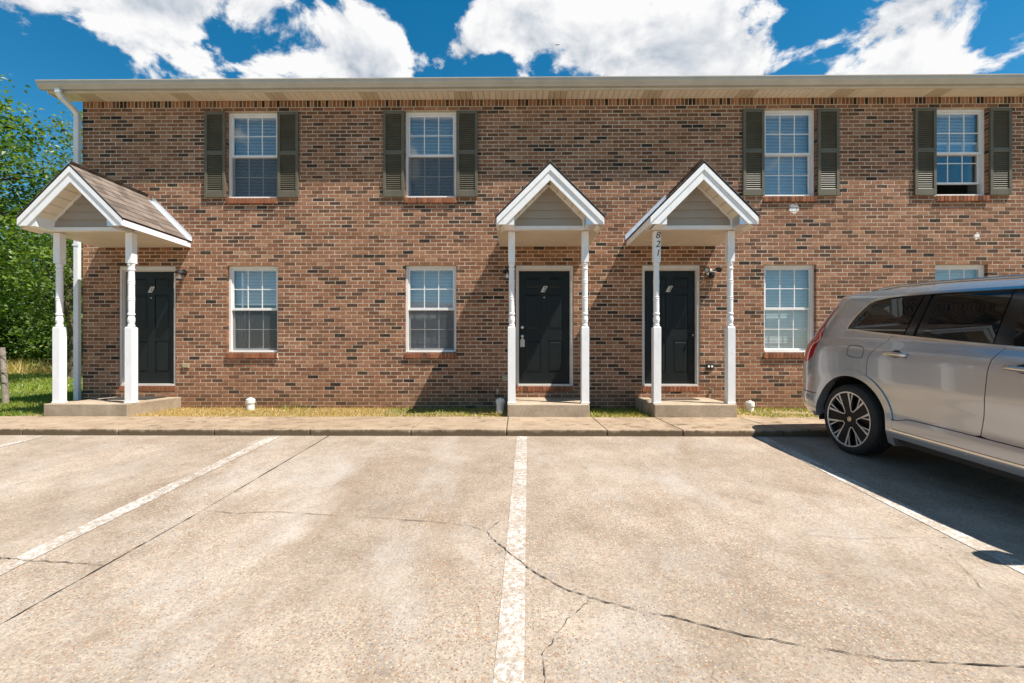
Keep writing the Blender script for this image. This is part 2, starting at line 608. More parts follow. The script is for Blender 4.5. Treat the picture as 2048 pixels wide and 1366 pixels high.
def strip(pts, w, dz, jit=0, name='crack', mat='crack', taper=False, sub=1):
    """flat ribbon lying on the lot"""
    P = []
    for i in range(len(pts) - 1):
        for k in range(sub):
            t = k / sub
            P.append((pts[i][0] * (1 - t) + pts[i + 1][0] * t, pts[i][1] * (1 - t) + pts[i + 1][1] * t))
    P.append(pts[-1])
    vs, fs = [], []
    n = len(P)
    for i, (x, y) in enumerate(P):
        a, b = P[max(0, i - 1)], P[min(n - 1, i + 1)]
        dx, dy = b[0] - a[0], b[1] - a[1]
        l = math.hypot(dx, dy) or 1
        nx, ny = -dy / l, dx / l
        o = rnd.uniform(-jit, jit)
        ww = w * (rnd.choice((.25, .5, .8, 1., 1.4, 1.9)) if jit else 1) * (max(.25, 1 - i / n) if taper else 1)
        for s in (-.5, .5):
            X, Y = x + nx * (o + s * ww), y + ny * (o + s * ww)
            vs.append((X, Y, LOTZ(Y) + dz))
        if i:
            fs.append((2 * i - 2, 2 * i - 1, 2 * i + 1, 2 * i))
    return MB().add(vs, fs).build(name, M[mat], lot)


def line_at(x, skew, w):
    strip([(x, -2.335), (x - skew * 5, -7.335)], w, .004, name='parking_line', mat='line')


line_at(-6.09, .03, .13)
line_at(-3.075, .012, .135)
line_at(.068, .026, .128)
line_at(3.095, .010, .14)
line_at(6.12, .016, .13)
line_at(-9.1, .016, .13)
strip([(-2.41, -2.33), (-2.475, -4.6), (-2.56, -5.9), (-2.63, -7.5)], .009, .003, .002, 'joint_line', 'crack', sub=22)
strip([(6.6, -2.33), (6.5, -9)], .009, .003, .002, 'joint_line', 'crack', sub=30)
CR = [[(-2.43, -4.59), (-2.19, -4.63), (-1.85, -4.6), (-1.27, -4.68), (-.65, -4.76), (-.34, -4.83), (-.21, -4.92)],
      [(-.21, -4.92), (-.15, -5.05), (-.03, -5.23), (.08, -5.4), (.27, -5.6), (.45, -5.7), (.66, -5.79), (.82, -5.84), (1.09, -5.96), (1.36, -6.03), (1.64, -6.11), (1.91, -6.12), (2.2, -6.15), (2.7, -6.25), (3.4, -6.3)],
      [(-.21, -4.92), (-.12, -4.73)],
      [(.39, -5.7), (.26, -5.85), (.12, -6.09), (.12, -6.25), (.16, -6.7)],
      [(-3.4, -5.28), (-3.25, -5.3), (-3.01, -5.33), (-2.54, -5.37)],
      [(2.8, -5.11), (2.75, -5.26), (2.61, -5.56), (2.53, -5.83)],
      [(2.0, -4.95), (2.3, -5.0), (2.8, -4.98), (3.15, -4.99)]]
for k, c in enumerate(CR):
    strip(c, (.003, .0048, .0025, .0025, .004, .0018, .0018)[k], .006, .007, sub=7)

walk_base = MB().box(-40, 14, -2.30, -1.16, -.30, -.016).build('sidewalk', M['joint'])
prop(walk_base, kind='structure')
jx = [-40 + i * 1.25 for i in range(25)]
jx = [x for x in jx if x < -9.3] + [-8.9, -7.65, -6.4, -5.15, -3.9, -2.66, -1.36, -.13, 1.155, 2.12, 3.4, 4.65, 5.9, 7.15, 8.4, 9.65, 11, 12.5, 14]
for a, b in zip(jx, jx[1:]):
    m_ = MB()
    g = .005
    h = rnd.uniform(-.003, .003)
    m_.box(a + g, b - g, -2.318, -1.155, -.30, h)
    m_.build('paving_slab', M['walk'], walk_base, bevel=.012)

# earth strip along the wall
prop(MB().box(-7.9, 14, -1.156, 0.02, -.3, -.012).build('earth_strip', M['soil']), kind='structure')

# ------------------------------------------------------------------ building
bld = empty('townhouse_building')
prop(bld, 'two-storey brown brick townhouse row with cream eaves and olive shutters', 'building')
XL, XR = -7.835, 13.0
CH = .0677
ZT = 2.551
ZB0 = ZT - 42 * CH           # lowest course
OPEN_H = 23 * CH
CX = [-4.752, -1.54, 4.86, 7.876, 11.3]
WIN = [(c, ZT - OPEN_H) for c in CX] + [(c, ZT + 18 * CH) for c in CX]
DC = [-6.66, .499, 2.7525]
DZ0 = .40
openings = [(x - .46, x + .46, z, z + OPEN_H) for x, z in WIN]
openings += [(x - .515, x + .515, DZ0, ZT) for x in DC]
SOFFZ = 5.517
SOLD = ZT + 42 * CH

# mortar core of the front wall, pierced by the openings
zc = sorted({-.35, SOFFZ + .1} | {v for o in openings for v in (o[2] - .004, o[3] + .004)})
mb = MB()
for z0, z1 in zip(zc, zc[1:]):
    x = XL + .006
    for o in sorted(openings):
        if o[2] - .005 < (z0 + z1) / 2 < o[3] + .005:
            mb.box(x, o[0] - .006, .0022, .094, z0, z1)
            x = o[1] + .006
    mb.box(x, XR, .0022, .094, z0, z1)
wall = mb.build('brick_wall', M['mortar'], bld)


def brick_geo(mb, x0, x1, z0, z1, y0=0., y1=.09, tone=.5, r=rnd):
    c = .0028
    j = lambda s=.0012: r.uniform(-s, s)
    yo = y0 + r.uniform(-.0008, .0010)
    mb.tone = tone
    vs = [(x0, yo + .0035, z0), (x1, yo + .0035, z0), (x1, yo + .0035, z1), (x0, yo + .0035, z1),
          (x0 + c + j(), yo + j(.0004), z0 + c + j()), (x1 - c + j(), yo + j(.0004), z0 + c + j()), (x1 - c + j(), yo + j(.0004), z1 - c + j()), (x0 + c + j(), yo + j(.0004), z1 - c + j()),
          (x0, y1, z0), (x1, y1, z0), (x1, y1, z1), (x0, y1, z1)]
    mb.add(vs, [(4, 5, 6, 7), (0, 1, 5, 4), (1, 2, 6, 5), (2, 3, 7, 6), (3, 0, 4, 7), (0, 8, 9, 1), (1, 9, 10, 2), (2, 10, 11, 3), (3, 11, 8, 0)])


def tone_pick(r):
    q = r.random()
    if q < .035: return r.uniform(0, .06)
    if q < .13: return r.uniform(.06, .2)
    if q < .36: return r.uniform(.2, .42)
    return min(1, max(.3, r.gauss(.62, .15)))


cells = []
k = 0
z = ZB0
while z < SOLD - .01:
    zm = z + CH / 2
    ivs = []
    x = XL
    for o in sorted(openings):
        if o[2] < zm < o[3]:
            ivs.append((x, o[0])); x = o[1]
    ivs.append((x, XR))
    off = (k % 2) * .1016 + rnd.uniform(-.012, .012)
    for a, b in ivs:
        g = math.floor((a - XL - off) / .2032)
        cuts = [a]
        while True:
            g += 1
            c = XL + off + g * .2032
            if c >= b - .03: break
            if c > a + .035: cuts.append(c)
        cuts.append(b)
        for i in range(len(cuts) - 1):
            l = cuts[i] + (rnd.uniform(.0045, .0065) if i else 0.)
            r_ = cuts[i + 1] - (.005 if i < len(cuts) - 2 else 0.)
            cells.append((l, r_, z + .0052, z + CH - .0052, tone_pick(rnd)))
    k += 1
    z += CH


def singly(c):
    x = (c[0] + c[1]) / 2; zz = c[2]
    if abs((c[1] - c[0]) - .1926) > .003: return False
    return (-4.1 < x < -2.5 and .2 < zz < 3.7) or (-2.5 < x < -.9 and 2.65 < zz < 3.6) or (1.3 < x < 1.9 and 3.2 < zz < 5)


cand = sorted([c for c in cells if singly(c)], key=lambda c: (c[0] ** 2 + (c[2] - CZ) ** 2))[:300]
cs = set(cand)
rest = MB()
for c in cells:
    if c not in cs:
        brick_geo(rest, c[0], c[1], c[2], c[3], tone=c[4])
# soldier course under the eaves
x = XL
while x < XR:
    brick_geo(rest, x, x + CH - .009, SOLD + .004, SOLD + .19, tone=max(.0, tone_pick(rnd) - (.35 if rnd.random() < .25 else 0)))
    x += CH
prop(rest.build('bricks', M['brick'], wall, fix=False), kind='stuff')
variants = []
for i in range(24):
    b = MB()
    brick_geo(b, -.0964, .0964, -.02865, .02865, tone=tone_pick(rnd))
    variants.append((b.t[0], b.mesh('brick', M['brick'], fix=False)))
for c in cand:
    v = min(variants, key=lambda q: abs(q[0] - c[4]) + rnd.random() * .05)
    link('brick', v[1], wall, ((c[0] + c[1]) / 2, 0, (c[2] + c[3]) / 2))

# body behind the front wall: end wall, back wall, interior floor, roof
mb = MB()
mb.box(XL + .012, XL + .1, .1, 9.0, -.35, 5.55)
mb.box(XL + .1, XR, 8.9, 9.0, -.35, 5.55)
mb.prism([(.1, 5.55), (9.0, 5.55), (4.5, 7.2)], XL + .012, XL + .1, 'x')
mb.build('end_wall', mat_brick('plain_brick'), bld)
mb = MB()
mb.prism([(-.30, 5.60), (4.5, 7.35), (9.3, 5.60), (9.3, 5.66), (4.5, 7.42), (-.30, 5.66)], -8.18, 13.2, 'x')
mb.build('roof', M['shingle'], bld)

# soffit
sof = MB().box(-8.15, 13.1, -.262, -.0, SOFFZ + .03, SOFFZ + .05).build('soffit', M['cream'], bld)
vm = []
for t in (.05, .45, .62, .8):
    b = MB(); b.tone = t
    b.prism([(.002, SOFFZ), (.098, SOFFZ), (.098, SOFFZ + .014), (.101, SOFFZ + .014), (.101, SOFFZ + .02), (.002, SOFFZ + .02)], -.262, -.001)
    vm.append(b.mesh('soffit_board', M['soffit']))
x, i = -8.13, 0
while x < 13:
    q = i % 16
    link('soffit_board', vm[0 if q in (4, 5, 6) else rnd.choice((1, 2, 2, 3))], sof, (x, 0, rnd.uniform(-.001, .001)))
    x += .1035; i += 1
mb = MB()
mb.box(-8.16, 13.1, -.285, -.264, SOFFZ - .006, SOFFZ + .10)
mb.box(-8.16, 13.1, -.297, -.287, SOFFZ + .0, SOFFZ + .014)
mb.build('fascia', M['cream'], bld)
# end boxing of the eave
MB().prism([(-.285, SOFFZ - .006), (0, SOFFZ - .006), (0.4, SOFFZ + .24), (.4, SOFFZ + .30), (-.285, SOFFZ + .13)], -8.18, -8.155, 'x').build('eave_end', M['cream'], bld)
gut = MB()
gp = [(-.290, 5.672), (-.290, 5.552), (-.338, 5.552), (-.352, 5.575), (-.380, 5.60), (-.394, 5.622), (-.397, 5.655), (-.408, 5.660), (-.408, 5.674), (-.392, 5.674), (-.390, 5.63), (-.335, 5.565), (-.296, 5.565), (-.296, 5.672)]
gut.prism(gp, -8.262, 13.2, 'x')
go = gut.build('gutter', M['gutter'], bld)
MB().prism([p for p in gp[:9]], -8.268, -8.264, 'x').build('end_cap', M['gutter'], go)
ds = MB()
def rect_pipe(mb, pts, w, d):
    P = [Vector(p) for p in pts]
    vs, fs = [], []
    for i, p in enumerate(P):
        t = (P[min(i + 1, len(P) - 1)] - P[max(i - 1, 0)]).normalized()
        a = Vector((1, 0, 0)) if abs(t.x) < .9 else Vector((0, 0, 1))
        a = (a - t * a.dot(t)).normalized(); b = t.cross(a)
        for sx, sy in ((-1, -1), (1, -1), (1, 1), (-1, 1)):
            vs.append(p + a * sx * w / 2 + b * sy * d / 2)
    for i in range(len(P) - 1):
        for q in range(4):
            fs.append((i * 4 + q, i * 4 + (q + 1) % 4, i * 4 + 4 + (q + 1) % 4, i * 4 + 4 + q))
    fs += [(0, 1, 2, 3), (len(P) * 4 - 1, len(P) * 4 - 2, len(P) * 4 - 3, len(P) * 4 - 4)]
    mb.add(vs, fs)
rect_pipe(ds, [(-7.93, -.34, 5.56), (-7.93, -.34, 5.50), (-7.925, -.30, 5.44), (-7.89, -.12, 5.33), (-7.885, -.055, 5.27), (-7.882, -.05, 5.18), (-7.882, -.05, -.02)], .088, .066)
dso = ds.build('downspout', M['downspout'], bld, bevel=.008)
for zz in (.42, 2.9, 4.6):
    MB().box(-7.935, -7.82, -.09, -.0866, zz, zz + .03).build('strap', M['downspout'], dso)


# windows ---------------------------------------------------------------
cache = {}
def window(xc, zb, upper, blind=1.0, screen=False, raise_=0.0, extra=None, bl_col='blind'):
    w, h = .92, OPEN_H
    fr = MB()
    fr.box(-.46, -.418, .062, .15, 0.004, h)
    fr.box(.418, .46, .062, .15, 0.004, h)
    fr.box(-.418, .418, .064, .15, h - .042, h)
    fr.box(-.418, .418, .052, .15, .004, .040)
    fr.box(-.418, .418, .078, .15, h / 2 - .016, h / 2 + .024)
    if 'frame' not in cache: cache['frame'] = fr.mesh('window', M['vinyl'])
    win = link('window', cache['frame'], bld, (xc, 0, zb))

    def sash(y, z0, z1, bar):
        key = ('sash', y, z0, z1)
        if key not in cache:
            s = MB()
            s.box(-.416, -.388, y, y + .03, z0, z1)
            s.box(.388, .416, y, y + .03, z0, z1)
            s.box(-.388, .388, y + .001, y + .029, z1 - .03, z1)
            s.box(-.388, .388, y + .001, y + .029, z0, z0 + .034)
            cache[key] = s.mesh('sash', M['vinyl'])
            g = MB()
            W = .776
            H0, H1 = z0 + .034, z1 - .03
            for i in (1, 2):
                xx = -.388 + W * i / 3
                g.box(xx - bar, xx + bar, y + .008, y + .018, H0, H1)
            zz = (H0 + H1) / 2
            g.box(-.388, .388, y + .0075, y + .0185, zz - bar, zz + bar)
            cache[key + ('g',)] = g.mesh('muntin', M['vinyl'])
            p = MB()
            p.box(-W / 6 + bar * .5, W / 6 - bar * .5, 0, .004, -(H1 - H0) / 4 + bar * .5, (H1 - H0) / 4 - bar * .5)
            cache[key + ('p',)] = p.mesh('pane', M['glass'])
        link('sash', cache[key], win)
        link('muntin', cache[key + ('g',)], win)
        H0, H1 = z0 + .034, z1 - .03
        for i in range(3):
            for j in range(2):
                link('pane', cache[key + ('p',)], win, (-.388 + .776 * (i + .5) / 3, y + .011, H0 + (H1 - H0) * (j + .5) / 2))
    sash(.082, h / 2 - .006, h - .044, .0085)
    sash(.114, .042 + raise_, h / 2 + .012 + raise_, .0075)
    if screen:
        s = MB(); s.box(-.415, .415, .0985, .0995, .042, h / 2 - .02)
        s.build('screen', M['screen'], win)
    # room behind
    rm = MB()
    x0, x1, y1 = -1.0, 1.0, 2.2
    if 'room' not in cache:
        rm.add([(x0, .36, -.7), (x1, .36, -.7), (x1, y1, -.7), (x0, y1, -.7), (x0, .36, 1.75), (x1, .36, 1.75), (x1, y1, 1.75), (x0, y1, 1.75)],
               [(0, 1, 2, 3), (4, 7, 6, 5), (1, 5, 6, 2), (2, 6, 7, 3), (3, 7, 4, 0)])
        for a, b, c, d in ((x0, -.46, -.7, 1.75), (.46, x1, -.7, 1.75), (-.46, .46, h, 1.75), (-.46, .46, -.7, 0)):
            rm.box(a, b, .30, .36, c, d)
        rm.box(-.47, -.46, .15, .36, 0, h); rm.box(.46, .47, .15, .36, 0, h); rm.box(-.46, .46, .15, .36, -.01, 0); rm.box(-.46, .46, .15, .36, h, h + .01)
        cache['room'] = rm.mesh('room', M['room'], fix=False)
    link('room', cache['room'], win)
    if blind > 0:
        bl = MB()
        n = int((h - .09) * blind / .0265)
        tilt = rnd.choice((.25, .2, .3))
        for i in range(n):
            zz = h - .07 - i * .0265
            dz = .0125 * (1 - tilt * .3)
            xx = .425
            bl.add([(-xx, .196, zz - dz), (xx, .196, zz - dz), (xx, .214, zz + dz), (-xx, .214, zz + dz)], [(0, 1, 2, 3)])
        bl.box(-xx, xx, .188, .222, h - .05, h - .012)
        zz = h - .07 - n * .0265
        bl.box(-xx, xx, .190, .220, zz - .008, zz + .010)
        prop(bl.build('blind', M[bl_col], win, fix=False), kind='stuff')
    if extra:
        extra(win)
    # brick sill
    sl = MB()
    n = 14
    for i in range(n):
        a = -.465 + .93 * i / n
        c = .0035
        sl.tone = min(.8, max(.12, rnd.gauss(.42, .13)))
        brick_geo(sl, a + .0045, a + .93 / n - .0045, -.104, -.008, -.034, .060, tone=sl.tone)
    o = sl.build('sill_bricks', M['sill_brick'], win, fix=False)
    MB().box(-.462, .462, -.026, .058, -.100, -.0105).build('sill_mortar', M['mortar'], win)
    return win


def half_open(win):
    h = OPEN_H
    m_ = MB(); m_.tube([(-.30, .205, 1.47), (-.295, .203, .82)], .018, 8)
    m_.build('tilt_wand', M['blind'], win)
    m_ = MB(); m_.tube([(-.25, .2, .8), (-.26, .2, .5), (-.245, .2, .3), (-.27, .2, .12)], .004, 5)
    m_.build('cord', M['blind'], win)
    c = MB()
    n = 8
    vs, fs = [], []
    for i in range(n + 1):
        vs += [(-.42 + .09 * i / n, .27 + .02 * math.sin(i * 2.3), .05), (-.42 + .09 * i / n, .27 + .02 * math.sin(i * 2.3), .78)]
        if i: fs.append((2 * i - 2, 2 * i, 2 * i + 1, 2 * i - 1))
    c.add(vs, fs).build('curtain', M['curtain'], win, fix=False)
    b = MB(); b.lathe([(.001, .04), (.10, .05), (.13, .075), (.10, .10), (.02, .115)], 14, .04, .30)
    b.build('pillow', M['curtain'], win, smooth=True)


window(CX[0], WIN[0][1], False, .42, True, extra=half_open)
window(CX[1], WIN[1][1], False, 1.0, True)
window(CX[2], WIN[2][1], False, 1.0)
window(CX[3], WIN[3][1], False, 1.0)
window(CX[0], WIN[5][1], True, 1.0, True)
window(CX[1], WIN[6][1], True, 1.0, True)
window(CX[2], WIN[7][1], True, 1.0)
window(CX[3], WIN[8][1], True, .47, False, .20)
window(CX[4], WIN[4][1], False, 1.0)
window(CX[4], WIN[9][1], True, 1.0)


# doors -------------------------------------------------------------------
def text_mesh(s, size, mat, shear=0., depth=.001):
    cu = bpy.data.curves.new('digit', 'FONT')
    cu.body = s; cu.size = size; cu.extrude = depth; cu.shear = shear
    cu.align_x = 'CENTER'; cu.align_y = 'CENTER'
    o = bpy.data.objects.new('digit', cu)
    COL.objects.link(o)
    dg = bpy.context.evaluated_depsgraph_get()
    me = bpy.data.meshes.new_from_object(o.evaluated_get(dg))
    bpy.data.objects.remove(o)
    me.transform(Matrix.Rotation(R(90), 4, 'X'))
    me.materials.clear(); me.materials.append(mat)
    return me


def door(xc, num, knob, metal, tag=False):
    z0, H, W = .427, 2.032, .455
    d = MB()
    # slab with six sunk fields
    px = [(-.335, -.065), (.065, .335)]
    pz = [(.20, .78), (.98, 1.62), (1.72, 1.92)]
    d.box(-W, W, .106, .14, 0, H)
    xs_ = [-W] + [v for p in px for v in p] + [W]
    zs_ = [0] + [v for p in pz for v in p] + [H]
    for i in range(5):
        for j in range(7):
            if i % 2 == 1 and j % 2 == 1: continue
            d.box(xs_[i], xs_[i + 1], .095, .1061, zs_[j], zs_[j + 1])
    o = d.build('door', M['door'], bld, (xc, 0, z0))
    for p in px:
        for q in pz:
            a, b, c, e = p[0] + .012, p[1] - .012, q[0] + .012, q[1] - .012
            s = .03
            m_ = MB()
            m_.add([(a, .1055, c), (b, .1055, c), (b, .1055, e), (a, .1055, e), (a + s, .096, c + s), (b - s, .096, c + s), (b - s, .096, e - s), (a + s, .096, e - s)],
                   [(4, 5, 6, 7), (0, 1, 5, 4), (1, 2, 6, 5), (2, 3, 7, 6), (3, 0, 4, 7)])
            m_.build('door_panel', M['door'], o, fix=False)
    f = MB()
    for s in (-1, 1):
        f.box(*sorted((s * .457, s * .474)), .05, .15, -.03, H + .004)
        f.box(*sorted((s * .474, s * .514)), .018, .15, -.03, H + .09)
    f.box(-.474, .474, .05, .15, H + .004, H + .02)
    f.box(-.474, .474, .020, .15, H + .02, H + .089)
    f.build('door_frame', M['frame'], o)
    t = MB(); t.box(-.473, .473, .005, .15, -.032, -.002)
    t.build('threshold', M['frame'], o)
    s = MB()
    n = 15
    for i in range(n):
        a = -.515 + 1.03 * i / n
        brick_geo(s, a + .0045, a + 1.03 / n - .0045, -.132, -.036, -.006, .08, tone=min(.8, max(.1, rnd.gauss(.48, .12))))
    s.build('sill_bricks', M['sill_brick'], o, fix=False)
    MB().box(-.512, .512, .004, .079, -.135, -.038).build('sill_mortar', M['mortar'], o)
    if knob:
        k = MB(); k.lathe([(.034, .094), (.034, .088), (.012, .084), (.012, .062), (.026, .054), (.030, .040), (.022, .028), (.001, .024)], 16, knob * .395, .86, 'y')
        k.build('knob', metal, o, smooth=True)
        k = MB(); k.lathe([(.030, .094), (.030, .080), (.022, .074), (.001, .072)], 16, knob * .395, 1.02, 'y')
        k.build('deadbolt', metal, o, smooth=True)
    if tag:
        k = MB(); k.box(-.435, -.352, .078, .092, .665, .80)
        k.box(-.415, -.372, .080, .092, .80, .835)
        k.build('lock_box', M['plate'], o, bevel=.006)
    p = MB(); sh_ = .026
    p.add([(-.040 - sh_, .0925, 1.655), (.036 - sh_, .0925, 1.655), (.040 + sh_, .0925, 1.765), (-.036 + sh_, .0925, 1.765), (-.040 - sh_, .0945, 1.655), (.036 - sh_, .0945, 1.655), (.040 + sh_, .0945, 1.765), (-.036 + sh_, .0945, 1.765)],
          [(0, 1, 2, 3), (0, 4, 5, 1), (1, 5, 6, 2), (2, 6, 7, 3), (3, 7, 4, 0)])
    p.build('number_plate', M['plate'], o)
    link('door_number', text_mesh(num, .10, M['ink'], .35), o, (0, .0905, 1.71))
    # peephole
    MB().lathe([(.012, .0945), (.012, .09), (.001, .088)], 10, 0, 1.56, 'y').build('peephole', metal, o)
    return o


M['dark_knob'] = simple('dark_bronze', (.02, .017, .015), .35, .6)
door(DC[0], '1', -1, M['metal'])
door(DC[1], '2', -1, M['metal'], True)
door(DC[2], '3', 1, M['dark_knob'])

# shutters ------------------------------------------------------------------
SHW, SHH = .375, 1.535
slat = MB()
slat.add([(-.138, -.012, -.017), (.138, -.012, -.017), (.138, .010, .017), (-.138, .010, .017), (-.138, -.008, -.019), (.138, -.008, -.019), (.138, .014, .015), (-.138, .014, .015)],
         [(0, 1, 2, 3), (7, 6, 5, 4), (0, 4, 5, 1), (3, 2, 6, 7)])
slat_me = slat.mesh('slat', M['shutter'])


def make_shutter():
    root = empty('shutter')
    f = MB()
    f.box(-SHW / 2, -.138, -.040, -.004, 0, SHH)
    f.box(.138, SHW / 2, -.040, -.004, 0, SHH)
    f.box(-.138, .138, -.038, -.004, 0, .115)
    f.box(-.138, .138, -.038, -.004, SHH - .055, SHH)
    f.box(-.138, .138, -.038, -.004, .755, .83)
    f.build('frame', M['shutter'], root, bevel=.003)
    MB().box(-.138, .138, -.007, -.004, .11, SHH - .05).build('back_panel', M['shutter'], root)
    for z0, z1 in ((.115, .755), (.83, SHH - .055)):
        n = int((z1 - z0) / .0375)
        for i in range(n):
            link('slat', slat_me, root, (0, -.021, z0 + (z1 - z0) * (i + .5) / n))
    sc = MB()
    for sx in (-.163, .163):
        for zz in (.14, .79, 1.42):
            sc.lathe([(.006, -.0425), (.006, -.039)], 8, sx, zz, 'y')
    sc.build('screw', M['shutter'], root)
    return root


sh0 = make_shutter()
wn = ['the upstairs window nearest the downspout', 'the upstairs window nearest the middle porch', 'the upstairs window just past the 821 porch', 'the upstairs window with the raised sash']
n = 0
for ci, c in enumerate(CX[:4]):
    for s in (-1, 1):
        o = sh0 if n == 0 else copy_tree(sh0)
        o.location = (c + s * (.475 + SHW / 2 - .005), rnd.uniform(-.002, .001), ZT + 18 * CH + .002 + rnd.uniform(-.004, .004))
        prop(o, 'olive louvred shutter on the %s side of %s' % ('downspout' if s < 0 else 'car', wn[ci]), 'shutter', 'olive louvred shutters')
        n += 1

# ------------------------------------------------------------------ porches
PW, PYF = 1.576, -1.412
PE, PA = 2.882, 3.807
def post_profile():
    z0 = 1.19
    return [(.043, z0), (.043, z0 + .01), (.050, z0 + .02), (.050, z0 + .035), (.040, z0 + .045), (.046, z0 + .075), (.051, z0 + .11), (.048, z0 + .15), (.040, z0 + .175), (.040, z0 + .185), (.051, z0 + .195), (.051, z0 + .215),
            (.043, z0 + .225), (.045, z0 + .30), (.045, z0 + .42), (.049, z0 + .425), (.049, z0 + .435), (.045, z0 + .44), (.045, z0 + .455), (.049, z0 + .46), (.049, z0 + .47), (.045, z0 + .475),
            (.045, z0 + .68), (.049, z0 + .685), (.049, z0 + .695), (.045, z0 + .70), (.045, z0 + .715), (.049, z0 + .72), (.049, z0 + .73), (.045, z0 + .735),
            (.043, z0 + .86), (.043, z0 + .89), (.050, z0 + .90), (.050, z0 + .92), (.041, z0 + .93), (.046, z0 + .965), (.052, z0 + .985), (.046, z0 + 1.005)]


def make_porch():
    root = empty('porch')
    W = PW / 2
    # roof deck
    top = PA - .012
    dk = MB()
    for s in (-1, 1):
        dk.prism([(0, top - .002), (s * (W + .012), top - .002 - (W + .012)), (s * (W + .012), top - .022 - (W + .012)), (0, top - .022)], PYF - .012, -.004)
    dk.build('roof_deck', M['dark_metal'], root)
    # rake boards, two layers on each side
    for s in (-1, 1):
        r = MB()
        t = top - .024
        r.prism([(s * .0005, t), (s * W, t - W), (s * W, PE), (s * (t - .235 - PE), PE), (s * .0005, t - .235)], PYF, PYF + .02)
        r.prism([(s * .0005, t + .001), (s * W, t - W + .001), (s * W, t - W - .092), (s * .0005, t - .092)], PYF - .014, PYF - .001)
        r.build('rake_board', M['paint_white'], root, bevel=.002)
        # boxed eave return
        bx = MB()
        bx.prism([(s * (W - .002), PE + .0015), (s * .535, PE + .0015), (s * .535, PE + .17), (s * (W - .002), PE + .115)], PYF + .022, -1.08)
        bx.build('eave_return', M['flash'] if s > 0 else M['paint_white'], root)
        # side fascia and eave soffit
        e = MB()
        e.box(*sorted((s * W, s * (W + .011))), PYF + .001, -.004, PE - .002, PE + .118)
        e.build('eave_board', M['paint_white'], root)
        e = MB()
        e.box(*sorted((s * .535, s * (W - .003))), -1.078, -.004, PE + .002, PE + .012)
        e.build('eave_soffit', M['cream'], root)
        # sloping boards under the overhang, seen from below
        u = MB()
        ln = .80
        nb = 7
        for i in range(nb):
            a = .02 + (ln - .02) * i / nb; b = .02 + (ln - .02) * (i + 1) / nb - .009
            za, zb = t - .20 - a, t - .20 - b
            if b > W - .05: b = W - .05; zb = t - .20 - b
            u.add([(s * a, PYF + .021, za), (s * b, PYF + .021, zb), (s * b, -1.11, zb), (s * a, -1.11, za), (s * a, PYF + .021, za + .012), (s * b, PYF + .021, zb + .012), (s * b, -1.11, zb + .012), (s * a, -1.11, za + .012)],
                  [(0, 1, 2, 3), (4, 7, 6, 5), (0, 4, 5, 1), (2, 6, 7, 3), (1, 5, 6, 2), (3, 7, 4, 0)])
        u.add([(s * .0, PYF + .021, t - .17), (s * (W - .03), PYF + .021, t - .17 - W + .03), (s * (W - .03), -1.11, t - .17 - W + .03), (s * .0, -1.11, t - .17)], [(0, 1, 2, 3)])
        u.build('overhang_boards', M['soffit'], root, fix=False)
        # gable edge trim
        g = MB()
        g.prism([(0, 3.575), (s * .535, 3.04), (s * .535, 3.005), (0, 3.54)], -1.142, -1.115)
        g.box(*sorted((s * .515, s * .535)), -1.140, -1.115, 2.93, 3.02)
        g.build('gable_trim', M['vinyl'], root)
    g = MB(); g.box(-.535, .535, -1.15, -1.08, PE - .004, PE + .05)
    g.build('beam_trim', M['vinyl'], root)
    # lap siding in the gable
    z = PE + .05
    ex = .125
    while z < 3.56:
        z1 = min(z + ex, 3.565)
        h0 = min(.52, 3.56 - z); h1 = min(.52, max(.0, 3.56 - z1))
        kx = 3.56 - .52
        b = MB()
        poly = [(-h0, z)]
        mid = z < kx < z1
        pr = [(h0, z)] + ([(.52, kx)] if mid else []) + [(h1, z1)]
        pl = [(-p[0], p[1]) for p in pr]
        pts = pr + pl[::-1]
        vs = [(p[0], -1.132 + .022 * (p[1] - z) / ex, p[1]) for p in pts]
        m_ = len(vs)
        vs2 = [(p[0], -1.105, p[1]) for p in pts]
        b.add(vs + vs2, [tuple(range(m_)), tuple(range(2 * m_ - 1, m_ - 1, -1))] + [(i, i + m_, (i + 1) % m_ + m_, (i + 1) % m_) for i in range(m_)])
        b.build('siding_board', M['siding'], root)
        z += ex
    # ceiling boards
    c = MB()
    n = 9
    for i in range(n):
        y0 = -1.075 + 1.065 * i / n
        c.box(-.534, .534, y0, y0 + 1.065 / n - .006, PE + .002, PE + .012)
    c.box(-.534, .534, -1.075, -.01, PE + .0125, PE + .02)
    c.build('ceiling_boards', M['cream'], root)
    # shingles
    sl = (W + .03) * math.sqrt(2)
    tabs = []
    for v in range(6):
        tb = MB(); tb.tone = .15 + .14 * v
        w_, e_ = .148, .19
        tb.add([(0, 0, .002), (0, w_, .002), (e_, w_, .0), (e_, 0, .0), (0, 0, .010), (0, w_, .010), (e_, w_, .003), (e_, 0, .003)],
               [(4, 5, 6, 7), (0, 4, 7, 3), (0, 1, 5, 4), (1, 2, 6, 5), (3, 7, 6, 2)])
        tabs.append(tb.mesh('shingle', M['shingle']))
    nc = 8
